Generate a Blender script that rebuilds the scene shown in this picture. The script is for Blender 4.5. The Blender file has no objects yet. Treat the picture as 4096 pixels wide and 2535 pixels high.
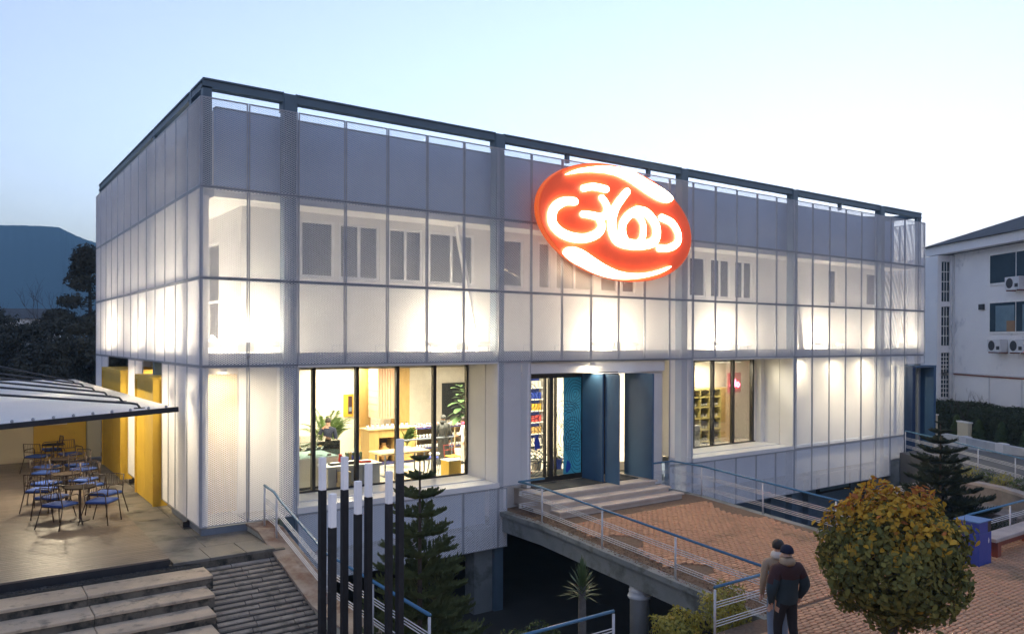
import bpy, math, random
import numpy as np
from mathutils import Vector, Matrix
random.seed(7); RNG = np.random.default_rng(11)
sc = bpy.context.scene
COL = sc.collection
R = math.radians

# ------------------------------------------------------------------ camera
YAW, PIT, ROL = 0.62074, -0.00409, 0.003614
CAM = Vector((-4.674, -18.976, 4.409))
fw = Vector((math.sin(YAW)*math.cos(PIT), math.cos(YAW)*math.cos(PIT), math.sin(PIT)))
rt = Vector((math.cos(YAW), -math.sin(YAW), 0)); up = rt.cross(fw)
r2 = rt*math.cos(ROL)+up*math.sin(ROL); u2 = -rt*math.sin(ROL)+up*math.cos(ROL)
cd = bpy.data.cameras.new('camera'); cam = bpy.data.objects.new('camera', cd); COL.objects.link(cam)
M = Matrix.Identity(4)
for i in range(3):
    M[i][0] = r2[i]; M[i][1] = u2[i]; M[i][2] = -fw[i]; M[i][3] = CAM[i]
cam.matrix_world = M
cd.sensor_width = 36; cd.lens = 36*3139.33/4096; cd.shift_y = 0.02505
cd.clip_start = 0.2; cd.clip_end = 20000
sc.camera = cam

# ------------------------------------------------------------------ sky, exposure
SUN_EL, SUN_AZ = -1.6, 58.0     # the sun has just set behind the right end of the building
w = bpy.data.worlds.new('World'); sc.world = w; w.use_nodes = True
nt = w.node_tree; bg = nt.nodes['Background']
sky = nt.nodes.new('ShaderNodeTexSky'); sky.sky_type = 'NISHITA'; sky.sun_disc = False
sky.sun_elevation = R(SUN_EL); sky.sun_rotation = R(SUN_AZ)
sky.altitude = 300; sky.air_density = 1.0; sky.dust_density = 1.0; sky.ozone_density = 2.1
hs = nt.nodes.new('ShaderNodeHueSaturation'); hs.inputs['Saturation'].default_value = 0.71
nt.links.new(sky.outputs[0], hs.inputs['Color']); nt.links.new(hs.outputs[0], bg.inputs[0])
bg.inputs[1].default_value = 0.15
vs = sc.view_settings; vs.view_transform = 'Standard'; vs.look = 'None'; vs.gamma = 1; vs.use_curve_mapping = False
vs.exposure = 5.0
sc.cycles.max_bounces = 7; sc.cycles.diffuse_bounces = 4; sc.cycles.glossy_bounces = 3
sc.cycles.transparent_max_bounces = 10; sc.cycles.transmission_bounces = 4
sc.cycles.sample_clamp_indirect = 6; sc.cycles.use_denoising = True
sc.cycles.caustics_reflective = False; sc.cycles.caustics_refractive = False

# ------------------------------------------------------------------ materials
MATS = {}
def pm(name, c, c2=None, scale=4.0, rough=0.6, metal=0.0, bump=0.0, bscale=40.0, lo=0.35, hi=0.7, rnd=0.0,
       stretch=None, spec=0.5, emit=None, estr=0.0, c3=None, s3=1.0, lo3=0.5, hi3=0.62, sub=0.0):
    m = bpy.data.materials.new(name); m.use_nodes = True; t = m.node_tree; N = t.nodes; L = t.links
    b = N['Principled BSDF']; b.inputs['Roughness'].default_value = rough; b.inputs['Metallic'].default_value = metal
    b.inputs['Specular IOR Level'].default_value = spec
    geo = N.new('ShaderNodeNewGeometry'); src = geo.outputs['Position']
    if stretch:
        mp = N.new('ShaderNodeMapping'); mp.inputs['Scale'].default_value = stretch
        L.new(src, mp.inputs['Vector']); src = mp.outputs[0]
    col = None
    if c2 is None: c2 = tuple(min(1, v*1.12) for v in c)
    n = N.new('ShaderNodeTexNoise'); n.inputs['Scale'].default_value = scale; n.inputs['Detail'].default_value = 6
    L.new(src, n.inputs['Vector'])
    mr = N.new('ShaderNodeMapRange'); mr.inputs[1].default_value = lo; mr.inputs[2].default_value = hi
    L.new(n.outputs['Fac'], mr.inputs[0])
    mx = N.new('ShaderNodeMix'); mx.data_type = 'RGBA'; mx.inputs[6].default_value = (*c, 1); mx.inputs[7].default_value = (*c2, 1)
    L.new(mr.outputs[0], mx.inputs[0]); col = mx.outputs[2]
    if c3 is not None:
        n3 = N.new('ShaderNodeTexNoise'); n3.inputs['Scale'].default_value = s3; n3.inputs['Detail'].default_value = 8
        n3.inputs['Roughness'].default_value = 0.65; L.new(src, n3.inputs['Vector'])
        m3 = N.new('ShaderNodeMapRange'); m3.inputs[1].default_value = lo3; m3.inputs[2].default_value = hi3
        L.new(n3.outputs['Fac'], m3.inputs[0])
        x3 = N.new('ShaderNodeMix'); x3.data_type = 'RGBA'; L.new(m3.outputs[0], x3.inputs[0]); L.new(col, x3.inputs[6])
        x3.inputs[7].default_value = (*c3, 1); col = x3.outputs[2]
    if rnd:
        oi = N.new('ShaderNodeObjectInfo'); m4 = N.new('ShaderNodeMapRange')
        m4.inputs[3].default_value = 1-rnd; m4.inputs[4].default_value = 1+rnd; L.new(oi.outputs['Random'], m4.inputs[0])
        h = N.new('ShaderNodeHueSaturation'); L.new(m4.outputs[0], h.inputs['Value']); L.new(col, h.inputs['Color']); col = h.outputs[0]
    L.new(col, b.inputs['Base Color'])
    if bump:
        nb = N.new('ShaderNodeTexNoise'); nb.inputs['Scale'].default_value = bscale; nb.inputs['Detail'].default_value = 5
        L.new(src, nb.inputs['Vector'])
        bp = N.new('ShaderNodeBump'); bp.inputs['Strength'].default_value = bump; bp.inputs['Distance'].default_value = 0.02
        L.new(nb.outputs['Fac'], bp.inputs['Height']); L.new(bp.outputs[0], b.inputs['Normal'])
    if emit:
        b.inputs['Emission Color'].default_value = (*emit, 1); b.inputs['Emission Strength'].default_value = estr
    if sub:
        tr = N.new('ShaderNodeBsdfTranslucent'); L.new(col, tr.inputs[0]); ms = N.new('ShaderNodeMixShader')
        ms.inputs[0].default_value = sub; L.new(b.outputs[0], ms.inputs[1]); L.new(tr.outputs[0], ms.inputs[2])
        L.new(ms.outputs[0], N['Material Output'].inputs[0])
    MATS[name] = m; return m
def glass(name, tint=(0.9, 0.95, 0.95), refl=1.0):
    m = bpy.data.materials.new(name); m.use_nodes = True; t = m.node_tree; N = t.nodes; L = t.links
    N.remove(N['Principled BSDF'])
    tr = N.new('ShaderNodeBsdfTransparent'); tr.inputs[0].default_value = (*tint, 1)
    gl = N.new('ShaderNodeBsdfGlossy'); gl.inputs['Roughness'].default_value = 0.03
    fr = N.new('ShaderNodeFresnel'); fr.inputs[0].default_value = 1.45
    mu = N.new('ShaderNodeMath'); mu.operation = 'MULTIPLY'; mu.inputs[1].default_value = refl; L.new(fr.outputs[0], mu.inputs[0])
    ms = N.new('ShaderNodeMixShader'); L.new(mu.outputs[0], ms.inputs[0]); L.new(tr.outputs[0], ms.inputs[1]); L.new(gl.outputs[0], ms.inputs[2])
    L.new(ms.outputs[0], N['Material Output'].inputs[0]); MATS[name] = m; return m

pm('mesh_white', (0.88, 0.88, 0.88), (0.83, 0.83, 0.84), scale=1.5, rough=0.45, spec=0.4)
pm('frame_grey', (0.46, 0.48, 0.52), (0.38, 0.40, 0.44), scale=3, rough=0.4, c3=(0.16, 0.08, 0.05), s3=2.2, lo3=0.66, hi3=0.72)
pm('steel_blue', (0.105, 0.165, 0.215), (0.085, 0.135, 0.18), scale=2, rough=0.5, bump=0.05)
pm('steel_grey', (0.20, 0.23, 0.27), (0.15, 0.18, 0.22), scale=2, rough=0.5)
pm('plaster_white', (0.80, 0.79, 0.76), (0.74, 0.73, 0.70), scale=1.2, rough=0.8, bump=0.05)
pm('parapet_grey', (0.42, 0.54, 0.74), (0.34, 0.46, 0.65), scale=0.9, rough=0.45)
pm('white_panel', (0.82, 0.81, 0.79), (0.78, 0.77, 0.75), scale=2, rough=0.35)
pm('black_metal', (0.018, 0.016, 0.014), (0.03, 0.026, 0.022), scale=6, rough=0.4)
pm('window_white', (0.8, 0.8, 0.78), rough=0.4)
pm('blind_grey', (0.74, 0.70, 0.62), (0.66, 0.63, 0.56), scale=1.2, rough=0.7)
pm('floor_cream', (0.66, 0.62, 0.54), (0.6, 0.56, 0.48), scale=1.0, rough=0.25)
pm('interior_wall', (0.82, 0.78, 0.69), rough=0.85)
pm('blue_paint', (0.045, 0.115, 0.215), (0.04, 0.10, 0.19), scale=2, rough=0.5, bump=0.04, bscale=80)
pm('blue_dark', (0.016, 0.045, 0.11), (0.014, 0.04, 0.1), scale=2, rough=0.5)
pm('rail_blue', (0.05, 0.17, 0.30), (0.06, 0.19, 0.33), scale=8, rough=0.35)
pm('rail_white', (0.62, 0.64, 0.66), (0.55, 0.56, 0.58), scale=6, rough=0.4)
pm('yellow', (0.62, 0.40, 0.035), (0.56, 0.35, 0.03), scale=2.5, rough=0.55)
pm('deck_wood', (0.18, 0.145, 0.115), (0.135, 0.108, 0.088), scale=3, rough=0.46, rnd=0.13, stretch=(1, 9, 9), bump=0.12, bscale=12)
pm('paving', (0.22, 0.20, 0.165), (0.15, 0.145, 0.13), scale=1.7, rough=0.6, bump=0.1, bscale=30, rnd=0.1, c3=(0.09, 0.085, 0.07), s3=1.1)
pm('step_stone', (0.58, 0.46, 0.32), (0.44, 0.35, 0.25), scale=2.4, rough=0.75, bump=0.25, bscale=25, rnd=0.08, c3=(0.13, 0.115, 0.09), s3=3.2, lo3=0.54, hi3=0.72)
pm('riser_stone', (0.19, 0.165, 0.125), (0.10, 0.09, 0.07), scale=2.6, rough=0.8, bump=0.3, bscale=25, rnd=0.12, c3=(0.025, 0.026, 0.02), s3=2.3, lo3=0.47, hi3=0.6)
pm('ramp_stone', (0.33, 0.285, 0.225), (0.22, 0.19, 0.155), scale=4, rough=0.85, bump=0.5, bscale=14, rnd=0.12, c3=(0.10, 0.09, 0.07), s3=3.4, lo3=0.52, hi3=0.7)
pm('ramp_joint', (0.035, 0.032, 0.027), (0.022, 0.02, 0.018), scale=5, rough=0.9, bump=0.5)
pm('wall_lime', (0.50, 0.49, 0.38), (0.36, 0.36, 0.28), scale=2.2, rough=0.8, bump=0.25, bscale=18, c3=(0.12, 0.12, 0.08), s3=1.8, lo3=0.56, hi3=0.68)
pm('wall_cap', (0.33, 0.27, 0.22), (0.22, 0.165, 0.13), scale=1.7, rough=0.75, bump=0.2, bscale=20, c3=(0.15, 0.07, 0.045), s3=0.9, lo3=0.5, hi3=0.62)
pm('travertine', (0.56, 0.49, 0.42), (0.47, 0.41, 0.35), scale=3, rough=0.5, bump=0.06, rnd=0.06)
pm('concrete', (0.23, 0.25, 0.245), (0.18, 0.2, 0.2), scale=1.6, rough=0.85, bump=0.2, bscale=22, c3=(0.12, 0.13, 0.12), s3=1.3)
pm('brick_paver', (0.52, 0.29, 0.165), (0.41, 0.235, 0.13), scale=9, rough=0.75, bump=0.35, bscale=40, rnd=0.16, c3=(0.24, 0.155, 0.085), s3=0.7, lo3=0.54, hi3=0.68)
pm('soil_joint', (0.12, 0.08, 0.055), (0.18, 0.125, 0.08), scale=14, rough=0.95, bump=0.6, bscale=50)
pm('dark_ground', (0.035, 0.036, 0.032), (0.05, 0.05, 0.042), scale=0.8, rough=0.95, bump=0.4, bscale=6)
pm('far_ground', (0.06, 0.065, 0.045), (0.09, 0.085, 0.06), scale=0.05, rough=0.95)
pm('cobble', (0.12, 0.11, 0.095), (0.075, 0.07, 0.06), scale=6, rough=0.85, bump=0.4, bscale=20, rnd=0.2)
pm('asphalt', (0.11, 0.11, 0.108), (0.15, 0.15, 0.145), scale=1.3, rough=0.8, bump=0.2)
pm('fabric_white', (0.88, 0.88, 0.87), (0.84, 0.84, 0.84), scale=0.7, rough=0.75, sub=0.22)
pm('gasket', (0.02, 0.022, 0.028), (0.03, 0.034, 0.04), scale=5, rough=0.35)
pm('cream_wall', (0.66, 0.60, 0.44), (0.58, 0.53, 0.40), scale=0.9, rough=0.85, bump=0.1)
pm('chair_metal', (0.04, 0.024, 0.017), rough=0.4)
pm('table_dark', (0.035, 0.025, 0.02), rough=0.9, spec=0.1)
pm('cushion_blue', (0.03, 0.085, 0.36), (0.026, 0.07, 0.30), scale=12, rough=0.85, rnd=0.15)
pm('lamp_white', (0.72, 0.72, 0.75), rough=0.4, emit=(0.85, 0.86, 1.0), estr=0.005)
pm('pole_black', (0.016, 0.016, 0.018), (0.024, 0.024, 0.027), scale=9, rough=0.55)
pm('sign_red', (0.62, 0.055, 0.012), (0.56, 0.045, 0.01), scale=2, rough=0.45, emit=(0.72, 0.075, 0.012), estr=0.014)
pm('sign_rim', (0.30, 0.03, 0.012), rough=0.5, emit=(1.0, 0.16, 0.03), estr=0.022)  # rim glow is added to spill red onto the screen around the sign
pm('sign_letter', (0.9, 0.85, 0.75), rough=0.4, emit=(1.0, 0.76, 0.46), estr=0.95)
pm('flood_lens', (0.9, 0.9, 0.85), rough=0.3, emit=(1.0, 0.93, 0.78), estr=7)
pm('flood_body', (0.72, 0.71, 0.68), rough=0.5)
pm('ceiling_panel', (0.9, 0.9, 0.88), rough=0.5, emit=(1.0, 0.88, 0.66), estr=0.35)
pm('neon_pink', (0.9, 0.3, 0.35), rough=0.4, emit=(1.0, 0.12, 0.22), estr=1.1)
pm('neon_board', (0.35, 0.02, 0.03), rough=0.3)
pm('oak', (0.50, 0.33, 0.11), (0.42, 0.27, 0.085), scale=2, rough=0.5, stretch=(6, 6, 1))
pm('oak_pale', (0.62, 0.48, 0.27), (0.55, 0.42, 0.23), scale=2, rough=0.5, stretch=(1, 6, 6))
pm('slat_pink', (0.66, 0.46, 0.32), (0.6, 0.41, 0.28), scale=3, rough=0.55, rnd=0.05)
pm('shelf_yellow', (0.50, 0.42, 0.15), (0.44, 0.36, 0.12), scale=3, rough=0.5)
pm('dark_niche', (0.05, 0.035, 0.03), rough=0.7)
pm('clay', (0.50, 0.29, 0.10), (0.40, 0.22, 0.07), scale=6, rough=0.8)
pm('terrazzo', (0.68, 0.68, 0.64), (0.40, 0.43, 0.41), scale=26, rough=0.4, lo=0.58, hi=0.64)
pm('cabinet_white', (0.68, 0.66, 0.60), (0.6, 0.58, 0.52), scale=1.5, rough=0.45)
pm('shelf_navy', (0.035, 0.04, 0.14), rough=0.5)
pm('jar_dark', (0.03, 0.022, 0.02), rough=0.25)
pm('label_white', (0.72, 0.72, 0.7), rough=0.6)
pm('jar_red', (0.42, 0.05, 0.05), rough=0.35)
pm('ceramic', (0.74, 0.72, 0.68), rough=0.35)
pm('pot_grey', (0.30, 0.29, 0.26), (0.24, 0.23, 0.2), scale=5, rough=0.8)
pm('green_palm', (0.13, 0.21, 0.05), (0.08, 0.15, 0.035), scale=6, rough=0.5, sub=0.25)
pm('green_dark', (0.045, 0.095, 0.03), (0.03, 0.065, 0.022), scale=6, rough=0.4, sub=0.2)
pm('green_fiddle', (0.085, 0.15, 0.06), (0.06, 0.11, 0.045), scale=4, rough=0.35, sub=0.15)
pm('green_pine', (0.17, 0.195, 0.08), (0.10, 0.13, 0.055), scale=3, rough=0.8, spec=0.15, sub=0.1)
pm('green_pine_dark', (0.055, 0.075, 0.038), (0.036, 0.052, 0.028), scale=3, rough=0.6)
pm('bark', (0.10, 0.075, 0.055), (0.06, 0.046, 0.035), scale=9, rough=0.9, bump=0.6, bscale=20)
pm('bark_grey', (0.13, 0.12, 0.105), (0.08, 0.074, 0.065), scale=8, rough=0.9, bump=0.5)
pm('leaf_olive', (0.30, 0.26, 0.07), (0.18, 0.175, 0.05), scale=1.6, rough=0.8, spec=0.12, sub=0.2, rnd=0.2)
pm('leaf_olive_dark', (0.13, 0.145, 0.05), (0.20, 0.19, 0.06), scale=2.6, rough=0.8, spec=0.12, sub=0.2, rnd=0.2)
pm('leaf_gold', (0.62, 0.36, 0.045), (0.46, 0.30, 0.05), scale=2.5, rough=0.8, spec=0.12, sub=0.25, rnd=0.25)
pm('leaf_rust', (0.48, 0.17, 0.06), (0.42, 0.2, 0.04), scale=3, rough=0.8, spec=0.12, sub=0.25, rnd=0.2)
pm('shrub_yellow', (0.40, 0.35, 0.06), (0.24, 0.25, 0.05), scale=3.5, rough=0.5, sub=0.25)
pm('shrub_green', (0.06, 0.10, 0.03), (0.10, 0.14, 0.04), scale=4, rough=0.6, sub=0.2)
pm('hedge', (0.045, 0.060, 0.020), (0.028, 0.042, 0.016), scale=3, rough=0.8)
pm('yucca', (0.10, 0.155, 0.06), (0.07, 0.115, 0.045), scale=5, rough=0.45)
pm('twig', (0.07, 0.052, 0.042), (0.045, 0.035, 0.03), scale=4, rough=0.9)
pm('forest', (0.06, 0.062, 0.045), (0.038, 0.042, 0.034), scale=1.2, rough=0.9)
pm('mountain', (0.035, 0.065, 0.07), (0.025, 0.05, 0.06), scale=0.008, rough=1.0, spec=0.0)
pm('house_white', (0.84, 0.84, 0.84), (0.78, 0.78, 0.79), scale=0.7, rough=0.85, bump=0.15, bscale=12, c3=(0.36, 0.39, 0.44), s3=0.6, lo3=0.6, hi3=0.75)
pm('roof_dark', (0.05, 0.055, 0.06), (0.075, 0.08, 0.085), scale=2, rough=0.9, bump=0.3)
pm('pane_dark', (0.030, 0.045, 0.058), (0.05, 0.07, 0.085), scale=0.6, rough=0.08)
pm('pane_broken', (0.16, 0.25, 0.30), (0.12, 0.2, 0.25), scale=2, rough=0.3)
pm('board_tan', (0.28, 0.17, 0.09), rough=0.7)
pm('ac_white', (0.60, 0.62, 0.64), rough=0.5)
pm('ac_dark', (0.03, 0.03, 0.035), rough=0.5)
pm('bin_blue', (0.030, 0.055, 0.30), (0.026, 0.05, 0.27), scale=3, rough=0.45)
pm('bin_top', (0.07, 0.16, 0.36), rough=0.4)
pm('bench_slab', (0.40, 0.35, 0.33), (0.3, 0.265, 0.25), scale=2, rough=0.7, bump=0.1)
pm('bench_leg', (0.20, 0.05, 0.03), rough=0.6)
pm('basement_wall', (0.20, 0.27, 0.35), (0.15, 0.21, 0.28), scale=0.8, rough=0.85)
pm('column_white', (0.62, 0.64, 0.66), (0.52, 0.54, 0.56), scale=2, rough=0.7)
pm('stone_wall', (0.26, 0.23, 0.22), (0.19, 0.17, 0.165), scale=3, rough=0.9, bump=0.4, bscale=12)
pm('skin', (0.50, 0.30, 0.21), rough=0.55)
pm('hair', (0.02, 0.015, 0.012), rough=0.6)
pm('cloth_maroon', (0.055, 0.022, 0.022), rough=0.9)
pm('cloth_teal', (0.03, 0.05, 0.062), rough=0.9)
pm('cloth_black', (0.015, 0.014, 0.016), rough=0.9)
pm('cloth_navy', (0.02, 0.025, 0.05), rough=0.9)
pm('cloth_denim', (0.20, 0.27, 0.36), rough=0.9)
pm('cloth_tan', (0.40, 0.30, 0.20), rough=0.9)
pm('cloth_cream', (0.66, 0.60, 0.52), rough=0.9)
pm('cloth_pink', (0.62, 0.06, 0.16), rough=0.8)
pm('cloth_charcoal', (0.04, 0.042, 0.04), rough=0.9)
pm('hat_navy', (0.015, 0.018, 0.04), rough=0.95)
pm('orange', (0.55, 0.17, 0.02), rough=0.6)
pm('red', (0.5, 0.03, 0.02), rough=0.5)
pm('book_green', (0.10, 0.16, 0.08), rough=0.6)
pm('film_line', (0.02, 0.05, 0.10), rough=0.4)
pm('cobalt', (0.02, 0.055, 0.40), rough=0.45)
glass('glass_clear', (0.94, 0.96, 0.95), 0.8)
glass('glass_tint', (0.80, 0.82, 0.80), 1.0)
glass('glass_case', (0.86, 0.92, 0.92), 1.0)
# translucent blue film of the entrance
def film():
    m = bpy.data.materials.new('film_blue'); m.use_nodes = True; t = m.node_tree; N = t.nodes; L = t.links
    b = N['Principled BSDF']; b.inputs['Base Color'].default_value = (0.10, 0.27, 0.38, 1); b.inputs['Roughness'].default_value = 0.3
    tr = N.new('ShaderNodeBsdfTranslucent'); tr.inputs[0].default_value = (0.10, 0.36, 0.55, 1)
    ms = N.new('ShaderNodeMixShader'); ms.inputs[0].default_value = 0.55
    L.new(b.outputs[0], ms.inputs[1]); L.new(tr.outputs[0], ms.inputs[2]); L.new(ms.outputs[0], N['Material Output'].inputs[0]); MATS['film_blue'] = m
film()

# ------------------------------------------------------------------ mesh helpers
class MB:
    def __init__(s, o=(0, 0, 0)): s.v = []; s.f = []; s.o = Vector(o); s.mi = []
    def add(s, vs, fs, mi=0):
        b = len(s.v); s.v += [tuple(Vector(p)-s.o) for p in vs]; s.f += [tuple(b+i for i in f) for f in fs]; s.mi += [mi]*len(fs); return s
    def box(s, x0, x1, y0, y1, z0, z1, mi=0):
        return s.add([(x0, y0, z0), (x1, y0, z0), (x1, y1, z0), (x0, y1, z0), (x0, y0, z1), (x1, y0, z1), (x1, y1, z1), (x0, y1, z1)],
                     [(0, 3, 2, 1), (4, 5, 6, 7), (0, 1, 5, 4), (1, 2, 6, 5), (2, 3, 7, 6), (3, 0, 4, 7)], mi)
    def bbox(s, x0, x1, y0, y1, z0, z1, b=0.01, mi=0):      # box with chamfered top edges
        return s.add([(x0, y0, z0), (x1, y0, z0), (x1, y1, z0), (x0, y1, z0), (x0, y0, z1-b), (x1, y0, z1-b), (x1, y1, z1-b), (x0, y1, z1-b),
                      (x0+b, y0+b, z1), (x1-b, y0+b, z1), (x1-b, y1-b, z1), (x0+b, y1-b, z1)],
                     [(0, 3, 2, 1), (0, 1, 5, 4), (1, 2, 6, 5), (2, 3, 7, 6), (3, 0, 4, 7), (4, 5, 9, 8), (5, 6, 10, 9), (6, 7, 11, 10), (7, 4, 8, 11), (8, 9, 10, 11)], mi)
    def fbox(s, P, U, V, W):                                 # parallelepiped from corner P and edge vectors
        P, U, V, W = map(Vector, (P, U, V, W))
        return s.add([P, P+U, P+U+V, P+V, P+W, P+U+W, P+U+V+W, P+V+W],
                     [(0, 3, 2, 1), (4, 5, 6, 7), (0, 1, 5, 4), (1, 2, 6, 5), (2, 3, 7, 6), (3, 0, 4, 7)])
    def bar(s, a, b, wd, ht, upv=(0, 0, 1)):                 # box beam from a to b
        a, b = Vector(a), Vector(b); d = (b-a).normalized(); u = Vector(upv)
        if abs(d.dot(u)) > 0.98: u = Vector((1, 0, 0))
        x = d.cross(u).normalized(); u = x.cross(d)
        return s.fbox(a-x*wd/2-u*ht/2, b-a, x*wd, u*ht)
    def tube(s, pts, r, n=8, cap=True):
        pts = [Vector(p) for p in pts]; rs = r if isinstance(r, (list, tuple)) else [r]*len(pts)
        vs, fs = [], []; ref = None
        for i, p in enumerate(pts):
            d = (pts[min(i+1, len(pts)-1)]-pts[max(i-1, 0)]).normalized()
            if ref is None: ref = Vector((0, 0, 1)) if abs(d.z) < 0.9 else Vector((1, 0, 0))
            x = d.cross(ref); x = x.normalized() if x.length > 1e-5 else d.orthogonal().normalized()
            y = x.cross(d).normalized(); ref = y
            for k in range(n):
                a = 2*math.pi*k/n; vs.append(p+(x*math.cos(a)+y*math.sin(a))*rs[i])
        for i in range(len(pts)-1):
            for k in range(n):
                fs.append((i*n+k, i*n+(k+1) % n, (i+1)*n+(k+1) % n, (i+1)*n+k))
        if cap:
            fs.append(tuple(range(n-1, -1, -1))); m = (len(pts)-1)*n; fs.append(tuple(m+k for k in range(n)))
        return s.add(vs, fs)
    def lathe(s, prof, c, n=16):
        vs, fs = [], []
        for r_, z in prof:
            for k in range(n):
                a = 2*math.pi*k/n; vs.append((c[0]+r_*math.cos(a), c[1]+r_*math.sin(a), c[2]+z))
        for i in range(len(prof)-1):
            for k in range(n): fs.append((i*n+k, i*n+(k+1) % n, (i+1)*n+(k+1) % n, (i+1)*n+k))
        fs.append(tuple(range(n-1, -1, -1))); m = (len(prof)-1)*n; fs.append(tuple(m+k for k in range(n)))
        return s.add(vs, fs)
    def prism(s, poly, f, d0, d1):                           # 2-D outline, f(u,v,d)->xyz
        n = len(poly)
        return s.add([f(u, v, d0) for u, v in poly]+[f(u, v, d1) for u, v in poly],
                     [tuple(range(n-1, -1, -1)), tuple(range(n, 2*n))]+[(i, (i+1) % n, n+(i+1) % n, n+i) for i in range(n)])
    def mesh(s, name):
        me = bpy.data.meshes.new(name); me.from_pydata(s.v, [], s.f); me.update(); return me
    def build(s, name, mat, parent=None, smooth=False, bevel=0):
        me = s.mesh(name); return link(name, me, mat, parent, smooth, bevel)
def link(name, me, mat, parent=None, smooth=False, bevel=0):
    for m in (mat if isinstance(mat, (list, tuple)) else [mat]):
        if m is not None and not me.materials.get(m): me.materials.append(MATS[m])
    if smooth:
        me.polygons.foreach_set('use_smooth', [True]*len(me.polygons))
    o = bpy.data.objects.new(name, me); COL.objects.link(o)
    if parent: o.parent = parent
    if bevel:
        b = o.modifiers.new('bevel', 'BEVEL'); b.width = bevel; b.segments = 2; b.limit_method = 'ANGLE'
    return o
def inst(name, me, loc=(0, 0, 0), parent=None, rot=(0, 0, 0), scale=None):
    o = bpy.data.objects.new(name, me); COL.objects.link(o); o.location = loc; o.rotation_euler = rot
    if scale: o.scale = scale
    if parent: o.parent = parent
    return o
def withmat(me, *ms):
    for m in ms: me.materials.append(MATS[m])
    return me
def tag(o, label=None, cat=None, group=None, kind=None):
    if label: o['label'] = label
    if cat: o['category'] = cat
    if group: o['group'] = group
    if kind: o['kind'] = kind
    return o
def thing(name, label, cat, loc=(0, 0, 0), group=None, rz=0):
    o = bpy.data.objects.new(name, None); COL.objects.link(o); o.location = loc; o.rotation_euler = (0, 0, rz)
    o.empty_display_size = 0.2
    return tag(o, label, cat, group)
def dup(root, loc, rz=0, label=None, group=None, scale=None):
    r = root.copy(); COL.objects.link(r); r.location = loc; r.rotation_euler = (0, 0, rz)
    if scale: r.scale = (scale,)*3
    if label: r['label'] = label
    if group: r['group'] = group
    for ch in list(root.children):
        c = ch.copy(); COL.objects.link(c); c.parent = r
        for g in ch.children:
            d = g.copy(); COL.objects.link(d); d.parent = c
    return r
def struct(o): return tag(o, kind='structure')
def stuff(o): return tag(o, kind='stuff')
def np_mesh(name, V, F, mi=None):
    V = np.asarray(V, dtype=np.float32); F = np.asarray(F, dtype=np.int32); k = F.shape[1]
    me = bpy.data.meshes.new(name); me.vertices.add(len(V)); me.vertices.foreach_set('co', V.ravel())
    me.loops.add(F.size); me.loops.foreach_set('vertex_index', F.ravel())
    me.polygons.add(len(F)); me.polygons.foreach_set('loop_start', np.arange(0, F.size, k, dtype=np.int32))
    me.polygons.foreach_set('loop_total', np.full(len(F), k, dtype=np.int32))
    if mi is not None: me.polygons.foreach_set('material_index', np.asarray(mi, dtype=np.int32))
    me.update(calc_edges=True); me.validate(); return me
def unit(a): return a/np.maximum(np.linalg.norm(a, axis=-1, keepdims=True), 1e-9)
def leafcloud(P, N, size, aspect=0.55, jit=0.6, rng=RNG, droop=0.0):
    """one diamond leaf, folded along its rib, per point; N = outward directions"""
    n = len(P); P = np.asarray(P); N = unit(np.asarray(N)+rng.normal(0, jit, (n, 3)))
    D = unit(np.cross(N, rng.normal(0, 1, (n, 3)))); D[:, 2] -= droop; D = unit(D); S = unit(np.cross(N, D))
    sz = (size*rng.uniform(0.65, 1.25, (n, 1))) if np.isscalar(size) else size[:, None]
    b = P-D*sz*0.5; t = P+D*sz*0.5; l = P+S*sz*aspect*0.5+N*sz*0.10-D*sz*0.08; r = P-S*sz*aspect*0.5+N*sz*0.10-D*sz*0.08
    V = np.stack([b, r, t, l], 1).reshape(-1, 3); F = np.arange(4*n).reshape(n, 4)
    return V, F
def join(parts):
    V, F, o = [], [], 0
    for v, f in parts: V.append(v); F.append(f+o); o += len(v)
    return np.concatenate(V), np.concatenate(F)

# ================================================================== SETTING: ground, void, ramps
BR0, BR1 = 8.5, 15.3                      # bridge, west and east edge
PLZ = -1.10                               # plaza level
def brz(y): return -0.63 + 0.0635*(min(y, -1.84)+1.84)       # the bridge falls away from the building
VX0, VX1, VY0, VY1, VZ = 1.62, 30.0, -9.15, 9.0, -3.6        # sunken court under and in front of the building

g = MB()   # far ground: one sheet with the sunken court left out
for x0, x1, y0, y1 in ((-6000, 6000, -2000, VY0-6), (-6000, 6000, VY1, 9000), (-6000, -8, VY0-6, VY1), (36, 6000, VY0-6, VY1)):
    g.add([(x0, y0, -1.35), (x1, y0, -1.35), (x1, y1, -1.35), (x0, y1, -1.35)], [(0, 1, 2, 3)])
struct(g.build('ground', 'far_ground'))
v = MB(); v.add([(-1, VY0-1, VZ), (40, VY0-1, VZ), (40, VY1, VZ), (-1, VY1, VZ)], [(0, 1, 2, 3)])
struct(v.build('court_floor', 'dark_ground'))
v = MB(); v.box(VX0, 36, VY1, VY1+0.3, VZ, -0.1); struct(v.build('court_back_wall', 'dark_ground'))
v = MB(); v.box(30.05, 30.35, -0.4, VY1, VZ, -1.0); struct(v.build('court_end_wall', 'concrete'))
v = MB(); v.box(24.2, 30.3, -9.2, -8.9, VZ, -1.1); struct(v.build('court_side_wall', 'concrete'))
v = MB(); v.box(1.9, 36, VY0-0.35, VY0, VZ, PLZ-0.05); struct(v.build('court_front_wall', 'concrete'))
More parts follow.
